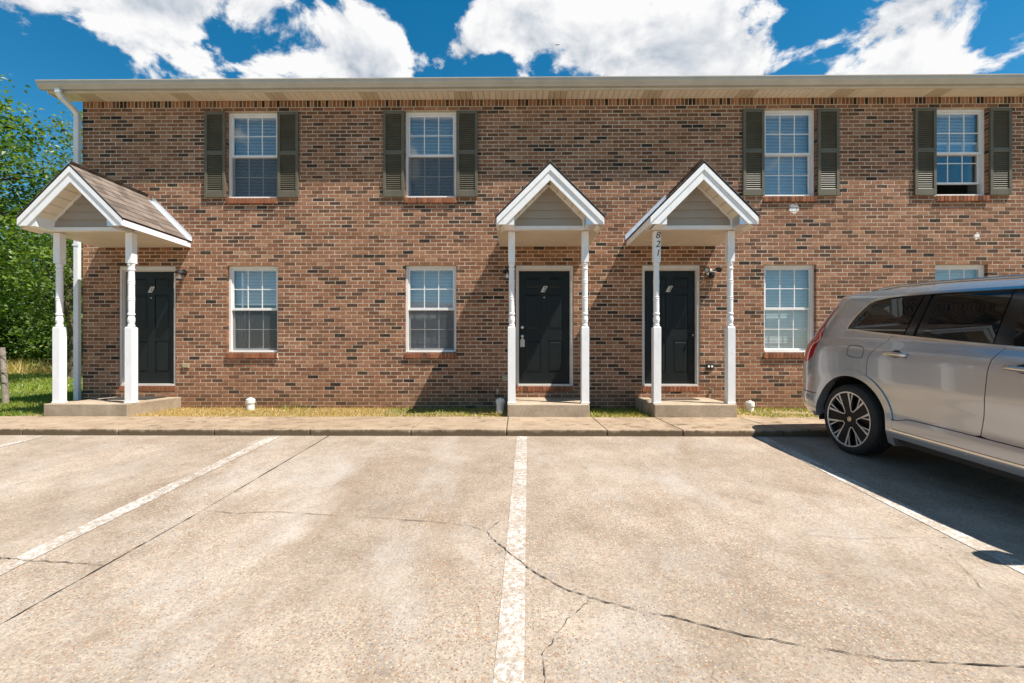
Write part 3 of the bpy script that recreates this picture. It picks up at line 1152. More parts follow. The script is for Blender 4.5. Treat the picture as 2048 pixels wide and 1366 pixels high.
    for s in (-1, 1):
        for i in range(nc):
            y = PYF - .02; first = not i % 2
            while y < -.02:
                me = rnd.choice(tabs)
                # local x runs up the slope from the lower edge
                d_ = sl - .015 - i * (sl / nc)
                px_, pz_ = s * d_ / math.sqrt(2), PA - .009 - d_ / math.sqrt(2)
                o = link('shingle', me, root)
                up = Vector((-s, 0, 1)).normalized(); nn = Vector((s, 0, 1)).normalized(); ry = nn.cross(up)
                mt = Matrix.Identity(4)
                yy = y
                if ry.y < 0: yy = y + .148
                for rr in range(3):
                    mt[rr][0] = up[rr]; mt[rr][1] = ry[rr]; mt[rr][2] = nn[rr]
                wd = .5 if first else 1.0
                if first and ry.y < 0: yy = y + .074
                o.matrix_local = Matrix.Translation((px_, yy, pz_)) @ mt @ Matrix.Diagonal((1, wd, 1, 1))
                y += .151 * wd; first = False
        # flashing against the wall
        fl = MB()
        a, b = .10, W + .035
        for off, q in ((.013, 0),):
            fl.add([(s * a, -.10, PA + .012 - a), (s * b, -.10, PA + .012 - b), (s * b, -.004, PA + .012 - b), (s * a, -.004, PA + .012 - a),
                    (s * a, -.004, PA + .10 - a), (s * b, -.004, PA + .10 - b), (s * a, -.10, PA + .004 - a), (s * b, -.10, PA + .004 - b)], [(0, 1, 2, 3), (3, 2, 5, 4), (0, 6, 7, 1)])
        fl.build('flashing', M['flash'], root, fix=False)
    # posts
    for s in (-1, 1):
        p = MB()
        h = .059
        p.box(s * .573 - h, s * .573 + h, -1.0 - h, -1.0 + h, .204, 1.375)
        p.add([(s * .573 + a * q, -1.0 + b * q, zz) for zz, q in ((1.375, h), (1.395, .045)) for a, b in ((-1, -1), (1, -1), (1, 1), (-1, 1))], [(0, 1, 5, 4), (1, 2, 6, 5), (2, 3, 7, 6), (3, 0, 4, 7), (4, 5, 6, 7)])
        o = p.build('post', M['paint_white'], root, bevel=.004)
        u_ = .053; p = MB()
        p.box(s * .573 - u_, s * .573 + u_, -1.0 - u_, -1.0 + u_, 2.395, PE - .006)
        p.build('post_head', M['paint_white'], root, bevel=.004)
        q = MB(); q.lathe([(r_, zz + .198) for r_, zz in post_profile()], 20, s * .573, -1.0)
        q.build('turned_shaft', M['paint_white'], root, smooth=False)
        q = MB(); q.box(s * .573 - .066, s * .573 + .066, -1.066, -.934, .193, .215)
        q.build('post_foot', M['paint_white'], root, bevel=.003)
    return root


PC = [-6.666, .4955, 2.757]
pl = ['white gabled porch canopy on two turned posts beside the downspout and trees',
      'white gabled porch canopy on two turned posts over the door with the lock box',
      'white gabled porch canopy with 821 on one of its two turned posts']
p0 = make_porch()
porches = [p0, copy_tree(p0), copy_tree(p0)]
for o, x, l in zip(porches, PC, pl):
    o.location = (x, 0, 0)
    prop(o, l, 'porch', 'gabled porch canopies')
for ch, zz in (('8', 2.805), ('2', 2.668), ('1', 2.532)):
    link('house_number', text_mesh(ch, .145, M['ink'], .22), porches[2], (-.573 + .004, -1.0565, zz))

# concrete doorsteps
SX = [-6.685, .4886, 2.741]
sl_ = ['concrete doorstep slab at the lawn end of the building', 'concrete doorstep slab between the two grass strips under the middle porch', 'concrete doorstep slab under the 821 porch']
for x, l in zip(SX, sl_):
    hw = .655 if x < -1 else .63
    m_ = MB().box(-hw, hw, -1.153, -.003, -.2, .192)
    o = m_.build('doorstep', M['step'], None, (x, 0, 0), bevel=.012)
    prop(o, l, 'doorstep', 'concrete doorsteps')
def doormat(x, y, mat, label, w=.78, d=.46):
    m_ = MB()
    m_.box(-w / 2, w / 2, -d / 2, d / 2, 0, .012)
    m_.box(-w / 2 + .03, w / 2 - .03, -d / 2 + .03, d / 2 - .03, .012, .018)
    o = m_.build('doormat', mat, None, (x, y, .194), bevel=.004)
    prop(o, label, 'doormat')
doormat(-6.62, -.32, M['dark_mat'], 'dark doormat on the doorstep at the lawn end')
doormat(2.70, -.30, M['mat'], 'brown coir doormat on the doorstep of the 821 porch', .72, .42)

# ------------------------------------------------------------------ small fittings
def cleanout(x, y, label, h):
    root = empty('cleanout_pipe', (x, y, -.03))
    prop(root, label, 'pipe', 'white drain cleanout pipes')
    MB().lathe([(.062, 0), (.062, h - .10)], 20).build('pipe', M['pvc'], root, smooth=False)
    MB().lathe([(.072, h - .10), (.074, h - .09), (.074, h - .035), (.070, h - .03)], 20).build('collar', M['pvc'], root)
    MB().lathe([(.060, h - .03), (.058, h - .015), (.028, h - .014), (.028, h), (.001, h + .002)], 20).build('cap', M['pvc'], root)
cleanout(-4.62, -.28, 'white capped drain pipe in the dry grass under the lower end window', .24)
cleanout(-.27, -.62, 'white capped drain pipe beside the middle doorstep', .27)
cleanout(3.98, -.33, 'white capped drain pipe between the 821 doorstep and the car', .20)


def lantern(x, z, label):
    root = empty('wall_lantern', (x, 0, z))
    prop(root, label, 'lamp', 'black wall lanterns')
    MB().lathe([(.055, 0), (.055, -.012), (.03, -.02)], 18, 0, .07, 'y').build('back_plate', M['dark_metal'], root)
    MB().tube([(0, -.015, .07), (0, -.06, .10), (0, -.11, .09)], .010, 8).build('arm', M['dark_metal'], root)
    MB().lathe([(.020, .10), (.050, .088), (.082, .055), (.086, .040), (.060, .038)], 20, 0, -.11).build('cap', M['dark_metal'], root, smooth=False)
    MB().lathe([(.055, .038), (.066, -.02), (.064, -.06), (.050, -.095), (.001, -.10)], 20, 0, -.11).build('glass_shade', M['lamp_glass'], root, smooth=True)
    MB().lathe([(.014, .036), (.018, .0), (.030, -.03), (.026, -.06), (.001, -.07)], 14, 0, -.11).build('bulb', M['bulb'], root, smooth=True)
    MB().lathe([(.055, -.085), (.060, -.075), (.062, -.068)], 20, 0, -.11).build('ring', M['dark_metal'], root)
M['lamp_glass'] = mat_glass('lamp_glass', .04, (.97, .97, .95))
M['bulb'] = simple('frosted_bulb', (.85, .83, .76), .3)
lantern(-5.985, 2.36, 'black wall lantern with clear glass beside the door at the lawn end')
lantern(-.165, 2.36, 'black wall lantern with clear glass beside the middle door')

M['lens'] = simple('floodlight_lens', (.42, .40, .36), .25)
root = empty('security_light', (3.43, 0, 2.42))
prop(root, 'black twin-head security floodlight with camera beside the 821 door', 'lamp')
MB().lathe([(.06, 0), (.06, -.018), (.05, -.03)], 18, 0, 0, 'y').build('back_plate', M['pvc'], root)
for dx, dz, yaw_ in ((-.085, .035, -.2), (.11, .04, 1.15)):
    h = MB()
    h.lathe([(.022, .03), (.040, .0), (.050, -.05), (.050, -.075), (.046, -.075), (.042, -.058)], 18, 0, 0, 'y')
    o = h.build('lamp_head', M['dark_metal'], root, (dx, -.075, dz))
    o.rotation_euler = (.25, 0, yaw_)
    l = MB(); l.lathe([(.041, -.0575), (.036, -.060), (.001, -.061)], 18, 0, 0, 'y')
    l.build('lens', M['lens'], o)
    MB().tube([(0, -.02, .01), (dx * .6, -.05, .02), (dx, -.06, dz)], .010, 8).build('arm', M['dark_metal'], root)
h = MB(); h.box(-.035, .045, -.13, -.045, -.12, -.02)
c_ = h.build('camera_body', M['dark_metal'], root, bevel=.012)
MB().lathe([(.028, -.131), (.026, -.142), (.001, -.144)], 16, .006, -.055, 'y').build('lens', M['ink'], c_)
MB().box(-.038, .048, -.14, -.045, -.018, -.010).build('visor', M['pvc'], c_)

root = empty('outdoor_outlet', (3.44, -.012, .742))
prop(root, 'black outdoor socket plate with two white sockets on the brick', 'socket')
MB().box(-.062, .062, -.012, .012, -.045, .045).build('plate', M['dark_metal'], root, bevel=.006)
for dx in (-.028, .028):
    MB().lathe([(.020, -.0125), (.018, -.016), (.001, -.0165)], 14, dx, 0, 'y').build('socket', M['bulb'], root)


def wall_box(name, x, z, w, h, mat, label, cat):
    root = empty(name, (x, 0, z))
    prop(root, label, cat)
    MB().box(-w / 2, w / 2, -.028, .004, -h / 2, h / 2).build('body', mat, root, bevel=.005)
    MB().box(-w / 2 + .012, w / 2 - .012, -.033, -.027, -h / 2 + .012, h / 2 - .012).build('cover', mat, root, bevel=.002)
M['tanbox'] = simple('tan_plastic', (.34, .29, .18), .6)
wall_box('junction_box', -5.95, .755, .12, .085, M['tanbox'], 'small tan junction box low on the brick beside the lawn-end door', 'box')
wall_box('junction_box', -.21, .53, .10, .10, M['tanbox'], 'small square tan junction box low on the brick beside the middle post', 'box')


def spigot(x, z, label):
    root = empty('hose_spigot', (x, 0, z))
    prop(root, label, 'tap')
    MB().lathe([(.022, .004), (.022, -.008)], 12, 0, 0, 'y').build('flange', M['metal'], root)
    MB().tube([(0, 0, 0), (0, -.06, .005), (0, -.085, -.02), (0, -.09, -.05)], .012, 8).build('spout', M['metal'], root)
    MB().lathe([(.026, .035), (.026, .042)], 10, 0, -.05).build('handle', M['metal'], root)
    MB().tube([(0, -.05, .0), (0, -.05, .04)], .005, 6).build('stem', M['metal'], root)
spigot(-.34, .30, 'small metal hose tap low on the wall beside the middle doorstep')
spigot(3.46, .32, 'small metal hose tap low on the wall beside the 821 doorstep')

# leaning fence post on the lawn
root = empty('fence_post', (-10.05, .72, -.03))
prop(root, 'weathered wooden fence post standing on the lawn', 'post')
pm = MB()
pm.tube([(0, 0, -.1), (-.02, 0, .4), (-.05, 0, .8), (-.075, 0, 1.12)], [.052, .048, .046, .043], 10)
pm.build('shaft', M['post_wood'], root)
for zz in (.42, .62, .95):
    MB().tube([(-.10 - zz * .07, -.01, zz), (-.03 - zz * .05, -.064, zz + .01), (.06, -.02, zz)], .006, 5).build('wire_tie', M['dark_metal'], root)

# ------------------------------------------------------------------ parked car
M['car_paint'] = None
def mat_paint():
    n = NT('silver_car_paint')
    fl = n.noise(900, 1)
    c = n.ramp(fl, [(.3, (.47, .485, .51)), (.7, (.56, .575, .60))])
    return n.set(c, .24, .70, .5, Coat_Weight=1.0, Coat_Roughness=.02)
M['car_paint'] = mat_paint()
M['car_dark'] = simple('black_plastic', (.012, .012, .012), .6)
M['car_glass'] = simple('tinted_glass', (.006, .007, .007), .02, 0, var=.0, spec=.6)
M['pillar'] = simple('gloss_black_trim', (.008, .008, .008), .12, spec=.6)
M['chrome'] = simple('satin_chrome', (.72, .70, .66), .22, 1, var=.04)
M['tyre'] = simple('tyre_rubber', (.016, .016, .016), .75, var=.25, scale=30)
M['rim_dark'] = simple('black_rim', (.007, .007, .008), .5, spec=.25)
M['rim_silver'] = simple('machined_rim', (.62, .63, .65), .38, .7)
M['tail'] = simple('red_tail_lamp', (.42, .008, .008), .06, 0, var=.15, spec=.6, Coat_Weight=1.0)
M['tail_dark'] = simple('dark_tail_lamp', (.05, .004, .004), .08, 0, spec=.6)


def interp(tab):
    xs_ = [p[0] for p in tab]; ys_ = [p[1] for p in tab]
    n_ = len(tab)
    dl = [(ys_[i + 1] - ys_[i]) / (xs_[i + 1] - xs_[i]) for i in range(n_ - 1)]
    ms = [dl[0]] + [0 if dl[i - 1] * dl[i] <= 0 else 2 * dl[i - 1] * dl[i] / (dl[i - 1] + dl[i]) for i in range(1, n_ - 1)] + [dl[-1]]

    def f(x):
        if x <= xs_[0]: return ys_[0]
        if x >= xs_[-1]: return ys_[-1]
        for i in range(n_ - 1):
            if x <= xs_[i + 1]: break
        h = xs_[i + 1] - xs_[i]; t = (x - xs_[i]) / h
        return ((1 + 2 * t) * (1 - t) ** 2) * ys_[i] + t * (1 - t) ** 2 * h * ms[i] + t * t * (3 - 2 * t) * ys_[i + 1] + t * t * (t - 1) * h * ms[i + 1]
    return f


CL = 5.06                                     # car length
HALF = .985
f_off = interp([(.26, .06), (.34, .022), (.42, .004), (.50, .006), (.58, .016), (.72, .012), (.9, .0), (1.08, .0), (1.15, .008), (1.19, .020), (1.29, .076), (1.32, .084), (1.40, .108), (1.6, .178), (1.73, .230), (1.79, .278), (1.84, .34)])
f_rear = interp([(.30, .25), (.42, .14), (.55, .09), (.74, .09), (.98, .11), (1.2, .17), (1.36, .235), (1.55, .355), (1.66, .435), (1.72, .445), (1.85, .49)])
f_front = interp([(.30, .30), (.5, .06), (.7, .0), (.9, .06), (1.1, .30), (1.3, .9)])


def half_v(u, w):
    v = HALF - f_off(w)
    k_ = max(0, min(1, (w - 1.15) / .5))
    a, b = .56 - .18 * k_, .38
    s = u - f_rear(w)
    if s < a:
        q = max(0, min(1, (a - s) / a))
        v -= b * (1 - (1 - q ** 2.25) ** (1 / 2.25))
    s = CL - f_front(w) - u
    a, b = .95, .50
    if s < a:
        q = max(0, min(1, (a - s) / a))
        v -= b * (1 - (1 - q ** 2.3) ** (1 / 2.3))
    return v


def P3(u, w, off=0, side=-1):
    e = .004
    v = half_v(u, w)
    du = (half_v(u + e, w) - half_v(u - e, w)) / (2 * e)
    dw = (half_v(u, w + e) - half_v(u, w - e)) / (2 * e)
    du = max(-4, min(4, du)); dw = max(-4, min(4, dw))
    n_ = Vector((-du, 1, -dw)).normalized()
    p = Vector((u, v, w)) + n_ * off
    return Vector((p.x, p.y * side, p.z)), Vector((n_.x, n_.y * side, n_.z))


car = empty('parked_car')
prop(car, 'silver SUV parked tail-in with its rear over the sidewalk', 'car')
A = Vector((.06, -1, -.0805)).normalized()
Nn = Vector((0, -.0805, 1)).normalized()
B = Nn.cross(A).normalized(); Nn = A.cross(B).normalized()
mt = Matrix.Identity(4)
for r_ in range(3):
    mt[r_][0] = A[r_]; mt[r_][1] = B[r_]; mt[r_][2] = Nn[r_]
WU = 1.115
wheel_w = Vector((3.67, -3.084, LOTZ(-3.084)))
org = wheel_w - A * (WU + .06) + B * .965
car.matrix_world = Matrix.Translation(org) @ mt


def dense(poly, step=.04):
    out = []
    n_ = len(poly)
    for i in range(n_):
        a, b = Vector(poly[i]), Vector(poly[(i + 1) % n_])
        k_ = max(1, int((b - a).length / step))
        for j in range(k_):
            out.append(a.lerp(b, j / k_))
    return out


def inside(pt, poly):
    x, y = pt
    c = False
    n_ = len(poly)
    j = n_ - 1
    for i in range(n_):
        xi, yi = poly[i]; xj, yj = poly[j]
        if (yi > y) != (yj > y) and x < (xj - xi) * (y - yi) / (yj - yi) + xi: c = not c
        j = i
    return c


def panel(name, poly, mat, off=0., step=.045, parent=None, sides=(-1, 1), rim=.012, label=None):
    """a piece of the car's side skin: outline in (length, height) laid on the body surface"""
    pl_ = dense(poly, step)
    pts = list(pl_)
    e = [(i, (i + 1) % len(pl_)) for i in range(len(pl_))]
    us = [p[0] for p in pl_]; ws = [p[1] for p in pl_]
    u = min(us) + step * .5
    tp = [tuple(p) for p in pl_]
    while u < max(us):
        w = min(ws) + step * .5
        while w < max(ws):
            if inside((u, w), tp) and min((Vector((u, w)) - p).length_squared for p in pl_) > (step * .45) ** 2:
                pts.append(Vector((u, w)))
            w += step
        u += step
    vo, eo, fo, *_ = delaunay_2d_cdt([Vector(p) for p in pts], e, [list(range(len(pl_)))], 1, 1e-6)
    res = []
    for sd in sides:
        V, NO = [], []
        for p in vo:
            a, b = P3(p[0], p[1], off, sd)
            V.append(a); NO.append(b)
        fs = []
        for q in fo:
            a, b, c = (V[i] for i in q[:3])
            nn = (b - a).cross(c - a)
            fs.append(list(q) if nn.dot(NO[q[0]]) > 0 else list(q)[::-1])
        nb = len(V)
        # turned-in edge
        ed = {}
        for q in fs:
            for i in range(len(q)):
                ed[(q[i], q[(i + 1) % len(q)])] = 1
        bound = [k_ for k_ in ed if (k_[1], k_[0]) not in ed]
        idx = {}
        for a_, b_ in bound:
            for i in (a_, b_):
                if i not in idx:
                    idx[i] = len(V); V.append(V[i] - NO[i] * rim); NO.append(NO[i])
        nf = len(fs)
        if rim:
            for a_, b_ in bound:
                fs.append([b_, a_, idx[a_], idx[b_]])
        me = bpy.data.meshes.new(name)
        me.from_pydata([tuple(p) for p in V], [], fs)
        me.materials.append(mat)
        me.polygons.foreach_set('use_smooth', [True] * nf + [False] * (len(fs) - nf))
        ln = []
        for pi, pg in enumerate(me.polygons):
            for li in pg.loop_indices:
                vi = me.loops[li].vertex_index
                ln.append(tuple(NO[vi]) if pi < nf else tuple(pg.normal))
        me.normals_split_custom_set(ln)
        o = link(name, me, parent if (parent and sd == sides[0]) else car)
        res.append(o)
    return res


def arc(cu, cw, r_, a0, a1, n_=20):
    return [(cu + r_ * math.cos(R(a0 + (a1 - a0) * i / n_)), cw + r_ * math.sin(R(a0 + (a1 - a0) * i / n_))) for i in range(n_ + 1)]


AC, AW, AR = 1.145, .385, .488               # rear wheel arch
FC = WU + 3.02                               # front wheel
g = .0035
# window band outline
dlo_b = interp([(1.0, 1.372), (1.2, 1.354), (1.81, 1.318), (2.54, 1.283), (3.3, 1.255), (3.9, 1.235)])
dlo_t = interp([(1.18, 1.690), (1.30, 1.715), (1.5, 1.732), (2.1, 1.745), (2.6, 1.745), (3.0, 1.715), (3.3, 1.60), (3.6, 1.44), (3.86, 1.265)])
rear_edge = [(.955, 1.372), (.950, 1.395), (.965, 1.44), (1.01, 1.53), (1.07, 1.61), (1.125, 1.665), (1.18, 1.690)]
dlo = [(u / 100, dlo_b(u / 100)) for u in range(386, 101, -6)] + rear_edge + [(u / 100, dlo_t(u / 100)) for u in range(124, 387, 6)]
roof_w = interp([(.50, 1.735), (.62, 1.752), (.85, 1.782), (1.25, 1.808), (1.8, 1.822), (2.3, 1.818), (2.8, 1.79), (3.05, 1.745), (3.35, 1.625), (3.65, 1.465), (3.92, 1.285), (4.1, 1.19), (4.6, 1.08), (4.85, .98)])
# quarter panel with the roof pillar
s1 = interp([(.62, .0), (.95, .0), (.96, .32), (1.05, .42), (1.2, .42), (1.36, .34), (1.5, .26), (1.66, .20), (1.70, .0)])
lampw = [.965, 1.05, 1.12, 1.2, 1.28, 1.36, 1.45, 1.55, 1.66]
tail_out = [(f_rear(w) + .02, w) for w in lampw]
tail_in = [(f_rear(w) + s1(w), w) for w in lampw]
seamR = [(1.555, 1.332), (1.50, 1.275), (1.434, 1.212), (1.385, 1.14), (1.359, 1.087), (1.352, 1.02), (1.353, .94), (1.372, .872)]
bump_top = .60
quarter = ([(f_rear(bump_top) + .02, bump_top)] + [(AC - .53, bump_top)]
           + arc(AC, AW, AR + .072, 157, 66)
           + [(p[0] - g, p[1]) for p in seamR[::-1]] + [(1.555 - g, 1.338)]
           + [(u / 100, dlo_b(u / 100) - .006) for u in range(150, 101, -8)] + [(p[0] - .012, p[1] + .002) for p in rear_edge]
           + [(u / 100, dlo_t(u / 100) + .010) for u in range(124, 301, 8)] + [(3.3, 1.612), (3.6, 1.452), (3.9, 1.262), (3.93, 1.283)]
           + [(u / 100, roof_w(u / 100)) for u in range(385, 49, -10)] + [(f_rear(1.70) + .02, 1.70)]
           + [(p[0] + g, p[1]) for p in tail_in[::-1]] + [(f_rear(.955) + .02, .955)])
panel('body_side', quarter, M['car_paint'])
panel('tail_lamp', tail_out + tail_in[::-1], M['tail'], .004, .03)
panel('rear_bumper', [(f_rear(.34) + .02, .34), (AC - .44, .34)] + arc(AC, AW, AR + .06, 185, 158, 6) + [(AC - .535, bump_top - .008), (f_rear(bump_top) + .02, bump_top - .008)] + [(f_rear(w) + .02, w) for w in (.52, .42)], M['car_paint'], .004)
panel('wheel_arch', arc(AC, AW, AR, 186, -14, 40) + arc(AC, AW, AR + .072, -14, 186, 40), M['car_paint'], .012, .03, rim=.10)
panel('wheel_arch', arc(FC, AW, AR, 190, -10, 40) + arc(FC, AW, AR + .072, -10, 190, 40), M['car_paint'], .012, .03, rim=.10)
# doors
sill = interp([(1.60, .50), (1.68, .505), (1.76, .52), (1.84, .545), (1.95, .55), (2.8, .545), (3.5, .54)])
seamF = [(2.565, 1.278), (2.535, 1.225), (2.517, 1.181), (2.507, 1.08), (2.503, .9), (2.50, .72), (2.485, .56)]
rdoor = ([(p[0] + g, p[1]) for p in seamR] + arc(AC, AW, AR + .072 + g, 64, 14, 14)
         + [(u / 100, sill(u / 100) + g) for u in range(172, 248, 6)]
         + [(p[0] - g, p[1]) for p in seamF[::-1]] + [(u / 100, dlo_b(u / 100) - .006) for u in range(252, 158, -10)])
rd = panel('door', rdoor, M['car_paint'])
fdoor = ([(p[0] + g, p[1]) for p in seamF] + [(u / 100, sill(u / 100) + g) for u in range(255, 356, 10)] + [(3.60, .62), (3.64, .9), (3.66, 1.235)]
         + [(u / 100, dlo_b(u / 100) - .006) for u in range(360, 256, -10)])
fd = panel('door', fdoor, M['car_paint'])
fender = ([(3.67, 1.22), (3.65, .9), (3.61, .62), (3.56, .50)] + arc(FC, AW, AR + .072, 165, 15) + [(4.72, .55), (4.98, .55), (CL - f_front(.8) - .02, .8), (4.86, .98), (4.6, 1.08), (4.1, 1.185), (3.93, 1.262), (3.90, 1.234)])
panel('fender', fender, M['car_paint'])
panel('front_bumper', [(FC + .5, .34), (CL - f_front(.34) - .02, .34), (CL - f_front(.54) - .02, .54), (4.72, .543), (FC + .52, .543)], M['car_paint'])
# sill panel, bright strip, lower skirt
panel('sill_panel', [(u / 100, sill(u / 100) - g) for u in range(166, 357, 10)] + [(3.58, .425), (1.69, .425)], M['car_paint'], .010)
panel('sill_strip', [(1.69, .421), (3.58, .421), (3.58, .405), (1.69, .405)], M['chrome'], .016, .03)
panel('sill_skirt', [(1.69, .402), (3.58, .402), (3.58, .335), (1.69, .345)], M['car_paint'], .014, .03)
# glass
q_top = [(u / 100, dlo_t(u / 100) - .014) for u in range(124, 170, 6)]
panel('quarter_window', [(u / 100, dlo_b(u / 100) + .014) for u in range(165, 103, -6)] + [(p[0] + .016, p[1]) for p in rear_edge[1:]] + q_top + [(1.70, dlo_t(1.7) - .014)], M['car_glass'], -.006, .05, rim=0)
panel('rear_window', [(2.455, dlo_b(2.455) + .014)] + [(u / 100, dlo_b(u / 100) + .014) for u in range(240, 185, -9)] + [(1.851, dlo_b(1.85) + .014), (1.864, dlo_t(1.86) - .014)] + [(u / 100, dlo_t(u / 100) - .014) for u in range(190, 245, 9)] + [(2.447, dlo_t(2.44) - .014)], M['car_glass'], -.006, .05, rim=0)
panel('front_window', [(3.74, dlo_b(3.74) + .014)] + [(u / 100, dlo_b(u / 100) + .014) for u in range(370, 262, -9)] + [(2.60, dlo_b(2.6) + .014), (2.545, dlo_t(2.54) - .014)] + [(u / 100, dlo_t(u / 100) - .014) for u in range(260, 376, 8)], M['car_glass'], -.006, .05, rim=0)
panel('window_pillar', dlo, M['pillar'], -.012, .05, rim=0)
# bright moulding round the windows
def ribbon(name, pts, wd, off, mat, sides=(-1, 1), parent=None):
    for sd in sides:
        V = []
        fs = []
        n_ = len(pts)
        for i in range(n_):
            a, b = Vector(pts[max(0, i - 1)]), Vector(pts[min(n_ - 1, i + 1)])
            t = (b - a).normalized(); nrm = Vector((-t.y, t.x))
            c = Vector(pts[i])
            for k_, (q, oo) in enumerate(((-.5, -.008), (-.5, off), (.5, off), (.5, -.008))):
                V.append(P3(c.x + nrm.x * q * wd, c.y + nrm.y * q * wd, oo, sd)[0])
            if i:
                for k_ in range(3):
                    fs.append((4 * i - 4 + k_, 4 * i - 3 + k_, 4 * i + 1 + k_, 4 * i + k_))
        MB().add(V, fs).build(name, mat, parent or car)
ribbon('window_moulding', dense([(u / 100, dlo_b(u / 100) + .001) for u in range(386, 101, -8)] + rear_edge + [(u / 100, dlo_t(u / 100) - .001) for u in range(124, 380, 8)], .03)[:-8], .021, .012, M['chrome'])
# door window frame lines
ribbon('window_bar', [(1.755, dlo_b(1.755) + .01), (1.775, dlo_t(1.77) - .01)], .012, .002, M['pillar'])
# handles
for dd, hu, hw in ((rd, 1.55, 1.153), (fd, 2.625, 1.128)):
    for oi, sd in ((0, -1), (1, 1)):
        h = MB()
        vs = []
        prof = [(-.020, .012), (-.012, .034), (.004, .042), (.018, .032), (.020, .016)]
        st = [(0, .6), (.015, .9), (.05, 1), (.2, 1), (.232, .9), (.248, .5)]
        for du_, sc_ in st:
            for dz_, of in prof:
                vs.append(P3(hu + du_, hw + dz_ * (.7 + .3 * sc_) - du_ * .02, of * sc_, sd)[0])
        fs = [(i * 5 + k_, i * 5 + k_ + 1, i * 5 + k_ + 6, i * 5 + k_ + 5) for i in range(len(st) - 1) for k_ in range(4)]
        fs += [(0, 1, 2, 3, 4), tuple(range(len(vs) - 5, len(vs)))]
        h.add(vs, fs).build('handle', M['chrome'], dd[oi], smooth=True)
        c_ = MB()
        n_ = 14
        ring = [P3(hu + .125 + .062 * math.cos(i * 2 * math.pi / n_), hw + .004 + .036 * math.sin(i * 2 * math.pi / n_), .002, sd)[0] for i in range(n_)]
        c_.add(ring, [tuple(range(n_))]).build('handle_cup', M['car_dark'], dd[oi])
# fuel flap outline
fl = []
cu_, cw_ = 1.18, 1.145
for i in range(29):
    a = i * 2 * math.pi / 28
    ca, sa = math.cos(a), math.sin(a)
    fl.append((cu_ + .108 * math.copysign(abs(ca) ** .5, ca), cw_ + .062 * math.copysign(abs(sa) ** .5, sa) - .1 * (.108 * ca)))
ribbon('fuel_flap_seam', fl, .005, .0012, M['car_dark'], (-1,))
# inner dark liner so that nothing shows through
liner = ([(f_rear(.34) + .03, .34), (AC - .46, .34)] + arc(AC, AW, AR + .03, 185, -5, 24) + [(1.70, .345), (3.6, .345)] + arc(FC, AW, AR + .03, 185, -5, 24)
         + [(4.72, .36), (4.95, .5), (4.96, .78), (4.8, .96), (4.1, 1.15)] + [(u / 100, roof_w(u / 100) - .03) for u in range(385, 55, -12)] + [(f_rear(w) + .04, w) for w in (1.5, 1.2, .95, .6)])
panel('inner_shell', liner, M['car_dark'], -.04, .07, rim=0)
# roof, windscreen, bonnet
def top_skin(name, us_, mat, crown, nseg=12, inset=0.):
    vs, fs = [], []
    for u in us_:
        w = roof_w(u) - .002
        v = half_v(u, w) - inset
        for i in range(nseg + 1):
            t = -1 + 2 * i / nseg
            vs.append((u, v * t, w + crown(u) * (1 - abs(t) ** 2.2)))
    for j in range(len(us_) - 1):
        for i in range(nseg):
            q = j * (nseg + 1) + i
            fs.append((q, q + 1, q + nseg + 2, q + nseg + 1))
    o = MB().add(vs, fs).build(name, mat, car, smooth=True)
    return o
top_skin('roof', [.48 + .1 * i for i in range(26)], M['car_paint'], lambda u: .045)
top_skin('windscreen', [2.98 + .08 * i for i in range(12)], M['car_glass'], lambda u: .05)
top_skin('bonnet', [3.86 + .08 * i for i in range(13)], M['car_paint'], lambda u: .06)
# rear face
vs, fs = [], []
wl_ = [.34, .45, .6, .75, .95, 1.1, 1.25, 1.4, 1.55, 1.66, 1.735]
for w in wl_:
    v = half_v(f_rear(w) + .021, w)
    for i in range(9):
        t = -1 + 2 * i / 8
        vs.append((f_rear(w) + .02 - .05 * (1 - t * t), v * t, w))
for j in range(len(wl_) - 1):
    for i in range(8):
        q = j * 9 + i
        fs.append((q, q + 1, q + 10, q + 9))
MB().add(vs, fs).build('tailgate', M['car_paint'], car, smooth=True)
vs = []
for w, s_ in ((1.32, .9), (1.62, .85)):
    v = half_v(f_rear(w) + .021, w) * s_
    for t in (-1, 0, 1):
        vs.append((f_rear(w) + .01 - .05 * (1 - t * t * s_), v * t, w))
MB().add(vs, [(0, 1, 4, 3), (1, 2, 5, 4)]).build('rear_windscreen', M['car_glass'], car)
vs, fs = [], []
for w in (.34, .5, .7, .9, 1.0):
    v = half_v(CL - f_front(w) - .021, w)
    for i in range(9):
        t = -1 + 2 * i / 8
        vs.append((CL - f_front(w) - .02 + .06 * (1 - t * t), v * t, w))
for j in range(4):
    for i in range(8):
        q = j * 9 + i
        fs.append((q, q + 1, q + 10, q + 9))
MB().add(vs, fs).build('front_face', M['car_paint'], car, smooth=True)
MB().box(CL - .02, CL + .055, -.38, .38, .52, .80).build('grille', M['car_dark'], car, bevel=.03)
# underbody and wheel housings
mb = MB()
mb.box(.35, 4.75, -.62, .62, .24, .42)
mb.box(1.72, 3.52, -.90, .90, .27, .40)
mb.box(.30, .60, -.70, .70, .30, .45)
mb.build('underbody', M['car_dark'], car)
# roof rails
for sd in (-1, 1):
    pts = []
    for i in range(24):
        u = 1.02 + i * .09
        lift = .022 * min(1, i / 2.5, (23 - i) / 2.5)
        p = P3(u, roof_w(u), 0, sd)[0]
        pts.append((p.x, p.y - sd * .03, p.z + .004 + lift))
    MB().tube(pts, .016, 8).build('roof_rail', M['chrome'], car, smooth=True)
